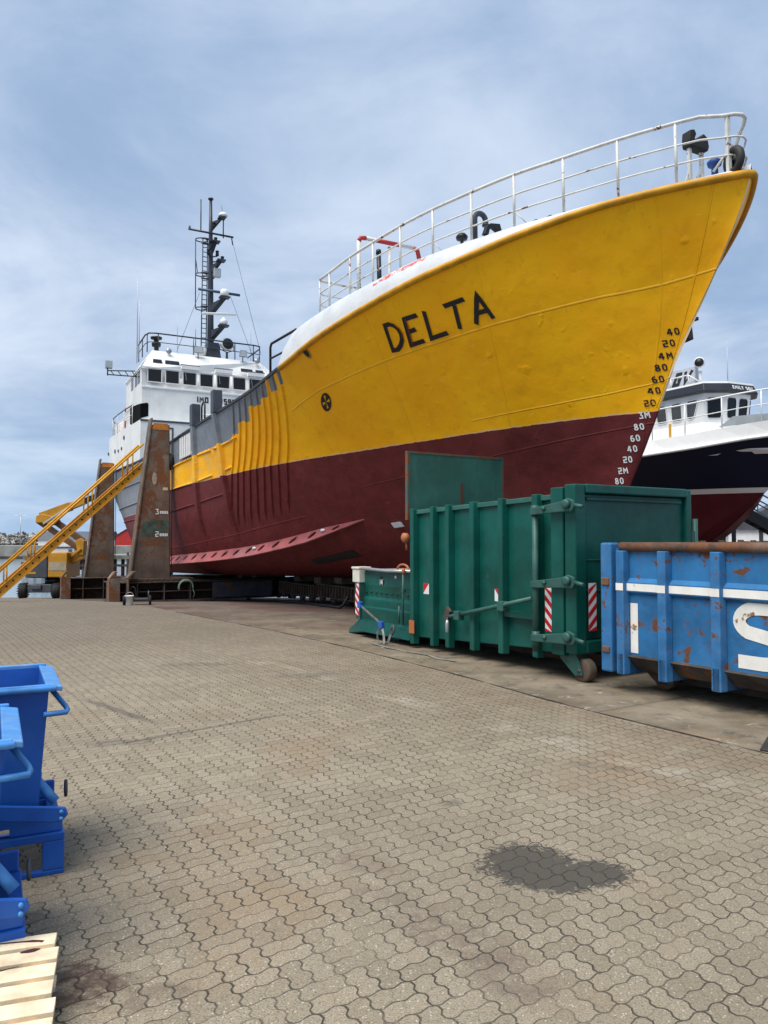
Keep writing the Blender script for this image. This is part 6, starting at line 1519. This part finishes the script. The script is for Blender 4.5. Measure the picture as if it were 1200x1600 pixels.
# wheelhouse of the second vessel
base = [(3.6, 1.0), (1.22, 1.0), (.86, .42), (.80, -.48), (1.3, -1.0), (3.6, -1.0)]
def ring2(off, h, da=0.0): return [(a-(off if a < 3 else -off)*1.0+da, s+(off if s > 0 else -off)*(1 if abs(s) > .9 else .5), h) for a, s in base]
mb = MB(); mb.loft([ring2(.30, 1.0), ring2(.02, 2.05), ring2(-.02, 2.15), ring2(.06, 3.02)], smooth=False); w2 = mb.build('wheelhouse', WHITE2, B2, bevel=.02)
mb = MB(); mb.loft([ring2(.20, 3.0), ring2(.24, 3.03), ring2(.13, 3.27), ring2(.10, 3.29)], smooth=False); vz = mb.build('visor', mat('visor_black', (.012, .015, .022), .4, var=.15), w2, bevel=.01)
mb = MB(); mb.loft([ring2(.13, 3.275), ring2(.12, 3.33)], smooth=False); mb.build('roof', WHITE2, w2)
def face(i, u, v, o=.012):          # u 0..1 along wall i, v height
    f = (v-2.15)/(3.02-2.15); off = -.02+.08*f
    p, q = V(ring2(off, v)[i]), V(ring2(off, v)[i+1]); n = V((-(q-p).y, (q-p).x, 0)).normalized(); c = p.lerp(q, u)
    n = n if n.dot(c-V((2.5, 0, v))) > 0 else -n
    return c+n*o
GREYGL = mat('grey_window', (.055, .06, .065), .10, var=.2, spec=.6)
for i, us, gl in [(0, [(.52, .68, .50), (.76, .93, .80)], GREYGL), (0, [(.28, .44, .30)], GREYGL), (1, [(.20, .74, .20)], GLASS), (2, [(.03, .36, .03), (.54, .86, .54)], GLASS), (3, [(.1, .5, .1)], GLASS)]:
    for u0, u1, ul in us:
        sh = .06 if i == 0 and u0 > .7 else 0.0
        pts = [(u0+.02, 2.29), (u1-sh-.03, 2.29), (u1-sh, 2.35), (u1, 2.79), (u1-.03, 2.85), (u0+.03, 2.85), (u0, 2.79), (u0, 2.35)]
        mb = MB(); mb.prism(pts, lambda x, y: face(i, x, y, .002), lambda x, y: face(i, x, y, .014)); wn_ = mb.build('window', gl, w2)
        L_ = (V(ring2(0, 2.5)[i])-V(ring2(0, 2.5)[i+1])).length
        mb = MB(); P_ = [face(i, x, y, .016) for x, y in pts]; mb.tube(P_, .014, 5, closed=True); mb.build('window_frame', BLACK if i else WHITE2, wn_)
# name on the visor
def vis(u, v):
    f = v; r0, r1 = ring2(.235, 3.035), ring2(.135, 3.265); p = V(r0[2]).lerp(V(r0[3]), u); q = V(r1[2]).lerp(V(r1[3]), u); c = p.lerp(q, f)
    n = (V(r0[3])-V(r0[2])).cross(V(r1[2])-V(r0[2])).normalized(); n = n if n.x < 0 else -n
    return c+n*.012
mb = MB(); write(mb, 'EMILY SON', 0, 0, 1.0, lambda u, v, k=0: vis(.10+u*.118, .30+v*.45)+V((-.001*k, 0, 0)), .20, .16, 1); mb.build('name_lettering', WL_, vz, recalc=False)
# board with initials, searchlight, aerial, rails
bdz = mat('grey_board', (.36, .39, .43), .5, var=.1)
mb = MB(); mb.hexa([(1.55, .95, 3.33), (3.2, .95, 3.33), (3.2, .55, 3.33), (1.7, .55, 3.33), (1.62, .80, 3.92), (3.2, .80, 3.92), (3.2, .60, 3.92), (1.7, .60, 3.92)]); gb_ = mb.build('name_board', bdz, w2)
mb = MB(); write(mb, 'GV', -2.42, 3.40, .42, lambda u, v, k=0: (-u, .958-(v-3.33)*.254+.001*k, v), .26, .12, 1, .25); mb.build('board_letter', LETTER, gb_, recalc=False)
mb = MB(); mb.tube([(1.50, .75, 3.3), (1.50, .75, 3.75)], .05, 8); mb.lathe([(.14, 0), (.10, .1)], (1.50, .75, 3.3)); ss = mb.build('searchlight_post', WHITE2, w2)
mb = MB(); mb.lathe([(.155, 0), (.16, .05), (.15, .22), (.08, .30)], (1.40, .92, 3.98), (.55, -.8, .1), 18); sl2 = mb.build('searchlight', WHITE2, ss)
MB().lathe([(.13, 0), (.13, .01)], (1.39, .93, 3.98), (.55, -.8, .1), 18).build('lens', BLACK, sl2)
MB().tube([(1.6, -.6, 3.3), (1.6, -.6, 4.0), (1.6, -.6, 4.9)], [.022, .014, .006], 6).build('whip_antenna', GALV, w2)
mb = MB(); mb.tube([(1.65, 1.1, 3.3), (1.65, 1.1, 3.62), (2.4, 1.1, 3.62), (3.4, 1.1, 3.62)], .02, 6); mb.tube([(2.3, 1.1, 3.3), (2.3, 1.1, 3.62)], .02, 6); mb.tube([(1.65, 1.1, 3.62), (1.45, .8, 3.40)], .02, 6); mb.build('roof_rail', WHITE2, w2)
rdz = lambda a: rl2(a)+.42
for off, r in ((.88, .022), (.48, .014)):
    mb = MB(); mb.tube([(a, max(dk2(max(a-st2(rl2(a)), 0))-.12, .05), rdz(a)+off) for a in [-2.9+.4*k for k in range(20)]], r, 6); dr = mb.build('deck_railing', WHITE2, B2)
    if off > .5: deck_r = dr
for a in [-2.4, -1.7, -.9, -.1, .75, 1.6, 2.6, 3.6]:
    s = max(dk2(max(a-st2(rl2(a)), 0))-.12, .05); MB().tube([(a, s, rdz(a)-.05), (a, s, rdz(a)+.88)], .018, 6).build('stanchion', WHITE2, deck_r)
# grey spray screen on the foredeck
mb = MB(); P_ = [(.55, 1.15, 1.9, 0), (.1, 1.15, 1.9, .24), (-.6, 1.1, 1.8, .30), (-1.6, .9, 1.75, .30), (-2.2, .5, 1.75, .30)]
rr = [[(a, s, h), (a, s, h+dh+.01), (a, s-.05, h+dh+.01), (a, s-.05, h)] for a, s, h, dh in P_]; mb.loft(rr, smooth=False); mb.build('spray_screen', mat('screen_grey', (.32, .36, .37), .5), B2)
mb = MB(); mb.hexa([(1.0, 1.6, 1.0), (3.6, 1.6, 1.0), (3.6, -1.6, 1.0), (1.0, -1.6, 1.0), (1.0, 1.5, 1.72), (3.6, 1.5, 1.72), (3.6, -1.5, 1.72), (1.0, -1.5, 1.72)])
mb.hexa([(-1.8, .15, 1.3), (.99, 1.6, 1.1), (.99, -1.6, 1.1), (-1.8, -.15, 1.3), (-1.8, .15, 1.72), (.99, 1.5, 1.72), (.99, -1.5, 1.72), (-1.8, -.15, 1.72)]); mb.build('shelter_deck', WHITE2, B2)
mb = MB(); mb.box(2.15, 2.22, 1.28, 1.32, 1.5, 2.2); mb.build('rust_streaked_pipe', SAFEY, w2)
# keel blocks under it (solid skeg down to the slip)
mb = MB(); mb.box(3.2, 12, -.12, .12, -3.0, -2.55); mb.build('keel', H2P, B2)

# ================================================================ plank fence, stair, sheds to the right
pf = thing('plank_fence', 'row of upright weathered timber planks behind the blue container', 'fence', (5.3, 14.0, 0), R(8))
mb = MB(); rnd = random.Random(3)
for k in range(46):
    x = .125*k; h = 1.97+.05*rnd.random(); mb.box(x, x+.095, -.02+.012*(k % 2), .03+.012*(k % 2), 0.0, h)
mb.build('planks', TIMBER, pf)
mb = MB(); mb.box(-.05, 5.8, .046, .10, .5, .6); mb.box(-.05, 5.8, .046, .10, 1.5, 1.6); mb.build('cross_rails', TIMBER, pf)
sx = thing('stair', 'dark steel access stair with thin pale handrails at the right edge', 'stair', (15.5, 33.0, 0))
mb = MB()
top, bot = V((-.55, .0, 3.55)), V((5.6, -.6, -.0))
for o in (0, 1.0): mb.beam(top+V((.15*o, o, 0)), bot+V((.15*o, o, 0)), .12, .42)
mb.build('stringer', BLACK, sx)
mb = MB()
for o in (0, 1.0):
    mb.tube([top+V((0, o, 1.15)), bot+V((0, o, 1.15))], .035, 6); mb.tube([top+V((0, o, .65)), bot+V((0, o, .65))], .028, 6)
    for k in range(9): c = top.lerp(bot, k/8.); mb.tube([c+V((0, o, .1)), c+V((0, o, 1.15))], .028, 6)
mb.build('handrail', GALV, sx)
mb = MB()
for k in range(16): c = top.lerp(bot, (k+.5)/16.); mb.box(c.x-.15, c.x+.15, c.y, c.y+1.0, c.z-.02, c.z+.02)
mb.build('treads', DGREY, sx)
mb = MB()
for o in (0, 1.0): mb.box(-.55, -.4, o-.05, o+.05, 0, 3.5)
mb.build('leg', BLACK, sx)
shd = thing('harbour_shed', 'white harbour shed with dark grey gable roof beyond the stair', 'shed', (37, 74, 0), R(-18))
mb = MB(); mb.box(-3.5, 9, 0, 9, 0, 3.1); mb.build('wall', mat('shed_white', (.78, .78, .76), .6, var=.06), shd)
mb = MB(); mb.prism([(-4.0, 3.1), (2.7, 6.6), (9.5, 3.1)], lambda x, z: (x, -.3, z), lambda x, z: (x, 9.3, z)); mb.build('roof', mat('shed_roof', (.060, .068, .078), .6, var=.2), shd)
mb = MB()
for x in (-.8, 3.2, 6.5): mb.box(x, x+.35, -.06, 0, 0, 3.05)
mb.box(-3.5, 9, -.05, 0, 0, .5); mb.build('post', mat('shed_dark', (.03, .034, .04), .6), shd)

# ================================================================ far side of the harbour
FQ = 166.0
mb = MB(); mb.box(-190, -38, FQ, FQ+70, -3.5, .82); fq = mb.build('far_quay', mat('far_quay_concrete', (.24, .235, .21), .85, var=.3, vs=.25, streak=.4, dcol=(.10, .10, .09)))
tag(fq, 'long concrete quay on the far side of the harbour', 'quay')
mb = MB(); mb.box(-190, -38, FQ-.05, FQ-.01, -3.0, -1.35); fs = mb.build('weed_band', mat('weed_band', (.05, .048, .042), .9, var=.3, vs=.5), fq)
mb = MB(); mb.box(-190, -38, FQ-.02, FQ+.5, .83, 1.02); mb.build('coping', mat('coping', (.38, .37, .33), .8, var=.2, vs=.5), fq)
# rock breakwater: one uncountable heap of boulders
rnd = random.Random(11); mb = MB()
def rock(c, r):
    p = []
    for q in [(0, 0, 1), (1, 0, .1), (.2, .95, .2), (-.9, .4, 0), (-.5, -.8, .15), (.5, -.85, .1), (0, 0, -1)]:
        p.append(V(c)+V(q)*r*(.7+.6*rnd.random())+V((rnd.random()-.5, rnd.random()-.5, rnd.random()-.5))*r*.5)
    mb.add(p, [(0, 1, 2), (0, 2, 3), (0, 3, 4), (0, 4, 5), (0, 5, 1), (6, 2, 1), (6, 3, 2), (6, 4, 3), (6, 5, 4), (6, 1, 5)])
for k in range(3600):
    x = -190+172*rnd.random(); t = rnd.random(); mb.cur = rnd.choice([0, 0, 1, 1, 2])
    rock((x, 212+9*t, .9+2.7*t+.5*rnd.random()), .38+.5*rnd.random()*rnd.random())
mb.cur = 0
tag(mb.build('breakwater_rocks', [mat('rock_grey', (.15, .145, .135), .9, var=.4, vs=.6), mat('rock_pale', (.34, .33, .31), .9, var=.3, vs=.6), mat('rock_dark', (.06, .058, .055), .9, var=.3, vs=.6)]), kind='stuff')
mb = MB(); mb.loft([[(x, 214, .5), (x, 221, 3.0), (x, 226, 2.8), (x, 235, .5)] for x in (-190, -18)], smooth=False); tag(mb.build('breakwater_mound', mat('mound', (.10, .098, .09), .9, var=.4, vs=1.2)), kind='structure')
# pickup on the far quay
pk = thing('pickup_truck', 'small white pickup truck parked on the far quay', 'pickup', (-94.0, 171.0, .82), R(176)); pk.scale = (.82, .82, .95)
mb = MB(); mb.prism([(-2.5, .5), (-2.5, 1.0), (-.4, 1.05), (-.2, 1.05), (1.0, 1.1), (2.4, .95), (2.5, .5)], lambda x, z: (x, -.85, z), lambda x, z: (x, .85, z)); b0_ = mb.build('body', WHITE2, pk, bevel=.05)
mb = MB(); mb.prism([(-.5, 1.05), (-.35, 1.75), (.75, 1.75), (1.25, 1.08)], lambda x, z: (x, -.75, z), lambda x, z: (x, .75, z)); cb = mb.build('cab', WHITE2, pk, bevel=.05)
for y in (-.765, .755): MB().prism([(-.3, 1.15), (-.22, 1.62), (.65, 1.62), (.98, 1.15)], lambda x, z: (x, y, z), lambda x, z: (x, y+.01, z)).build('window', GLASS, cb)
for x in (-1.6, 1.6):
    for y in (-.75, .75): MB().lathe([(.2, -.1), (.36, -.1), (.36, .1), (.2, .1)], (x, y, .36), (0, 1, 0), 16).build('wheel', RUBBER, pk)
mb = MB(); mb.box(-2.4, 2.4, -.8, .8, .3, .5); mb.build('underbody', BLACK, pk)
# lamp posts
for x, y, h, lb in [(-88.5, 187.0, 7.3, 'tall twin-arm lamp post left of the boom lift'), (-78.0, 187.0, 5.4, 'shorter twin-arm lamp post right of the boom lift elbow')]:
    lp = thing('lamp_post', lb, 'lamp post', (x, y, .82), 0, 'lamp posts on the far quay')
    MB().tube([(0, 0, 0), (0, 0, h)], [.12, .07], 8).build('post', GALV, lp)
    for s in (-1, 1):
        MB().tube([(0, 0, h-.1), (s*.5, 0, h), (s*.9, 0, h)], .045, 6).build('arm', GALV, lp)
        MB().box(s*1.05-.45, s*1.05+.45, -.18, .18, h-.06, h+.08).build('lamp_head', WHITE2, lp, bevel=.03)
# jetty on piles
JY = 82.0
jt = thing('timber_jetty', 'timber jetty on many dark piles, behind the boom lift and the rear tower', 'jetty', (-36, JY, 0))
PILE = mat('dark_pile', (.045, .040, .034), .9, var=.4, vs=2)
mb = MB(); mb.box(-2.5, 13.5, 0, 4.5, .05, .42); mb.build('deck', mat('jetty_deck', (.14, .125, .10), .85, var=.3, vs=1), jt)
for k in range(22):
    x = -2.2+.72*k; yy = .2+.35*(k % 3)
    MB().tube([(x, yy, -4), (x+.04, yy, .75 if k % 3 == 0 else .04)], .15, 8).build('pile', PILE if k % 4 else mat('pale_pile', (.20, .19, .165), .9, var=.3, vs=2), jt)
for k in range(14):
    MB().tube([(-2+1.1*k, 3.9, -4), (-2+1.1*k, 3.9, .04)], .15, 8).build('pile', PILE, jt)
mb = MB(); mb.box(-2.5, 13.5, -.02, .18, -.75, -.5); mb.build('waling', PILE, jt)
# small moored boats, sheds
def boat(loc, rz, label, hullm, cabin, L=7.0):
    o = thing('moored_boat', label, 'boat', loc, rz, 'small boats moored across the water')
    mb = MB(); rr = []
    for t in [0, .1, .25, .5, .75, .9, 1.0]:
        w = 1.2*math.sin(math.pi*min(.5+.5*(1-t), 1)*1.0) if t > .5 else 1.2*(.75+.5*t); w = max(w, .05); x = -L/2+L*t; sh = .9+.5*t*t
        rr.append([(x, -w, sh), (x, -w*.7, 0), (x, w*.7, 0), (x, w, sh)])
    mb.loft(rr, smooth=False); mb.build('hull', hullm, o)
    if cabin:
        MB().box(-1.8, .6, -.8, .8, 1.0, 2.5).build('cabin', cabin, o, bevel=.05); MB().box(.58, .62, -.6, .6, 1.7, 2.3).build('window', GLASS, o)
        MB().box(-2.0, .8, -.9, .9, 2.505, 2.6).build('roof', hullm, o)
    return o
boat((-36.5, 88, -1.5+.2), R(5), 'red hulled boat moored behind the jetty, left of the rear tower', mat('boat_red', (.20, .012, .018), .5), WHITE2, 9)
boat((-58.5, 140, -1.5), R(170), 'white boat with a tall cabin moored behind the boom lift arms', mat('boat_white', (.7, .7, .68), .5), WHITE2, 8)
boat((-49.2, 150, -1.5), R(-20), 'white launch showing between the two cradle towers', mat('boat_white', (.7, .7, .68), .5), None, 7)
sh2 = thing('quay_building', 'low building with slate grey roof across the water, beside the rear tower', 'building', (-73, FQ+14, .82))
MB().box(-8, 8, 0, 8, 0, 1.4).build('wall', WHITE2, sh2); mb = MB(); mb.hexa([(-8.4, -.3, 1.4), (8.4, -.3, 1.4), (8.4, 8.3, 1.4), (-8.4, 8.3, 1.4), (-8.4, 2.5, 3.4), (8.4, 2.5, 3.4), (8.4, 5.5, 3.4), (-8.4, 5.5, 3.4)]); mb.build('roof', mat('slate_roof', (.075, .09, .115), .6), sh2)
rs = thing('red_shed', 'small red shed with grey gable roof across the water between the towers', 'shed', (-57.0, FQ+4, .82))
mb = MB(); mb.prism([(-2.4, 0), (2.4, 0), (2.4, 2.2), (0, 3.6), (-2.4, 2.2)], lambda x, z: (x, 0, z), lambda x, z: (x, 7, z)); mb.build('wall', RED, rs)
mb = MB(); mb.hexa([(-2.7, -.2, 2.15), (-2.5, -.2, 2.15), (-2.5, 7.2, 2.15), (-2.7, 7.2, 2.15), (-.1, -.2, 3.75), (.1, -.2, 3.75), (.1, 7.2, 3.75), (-.1, 7.2, 3.75)]); mb.hexa([(2.5, -.2, 2.15), (2.7, -.2, 2.15), (2.7, 7.2, 2.15), (2.5, 7.2, 2.15), (-.1, -.2, 3.77), (.1, -.2, 3.77), (.1, 7.2, 3.77), (-.1, 7.2, 3.77)]); mb.build('roof', DGREY, rs)
bpy.context.view_layer.update()
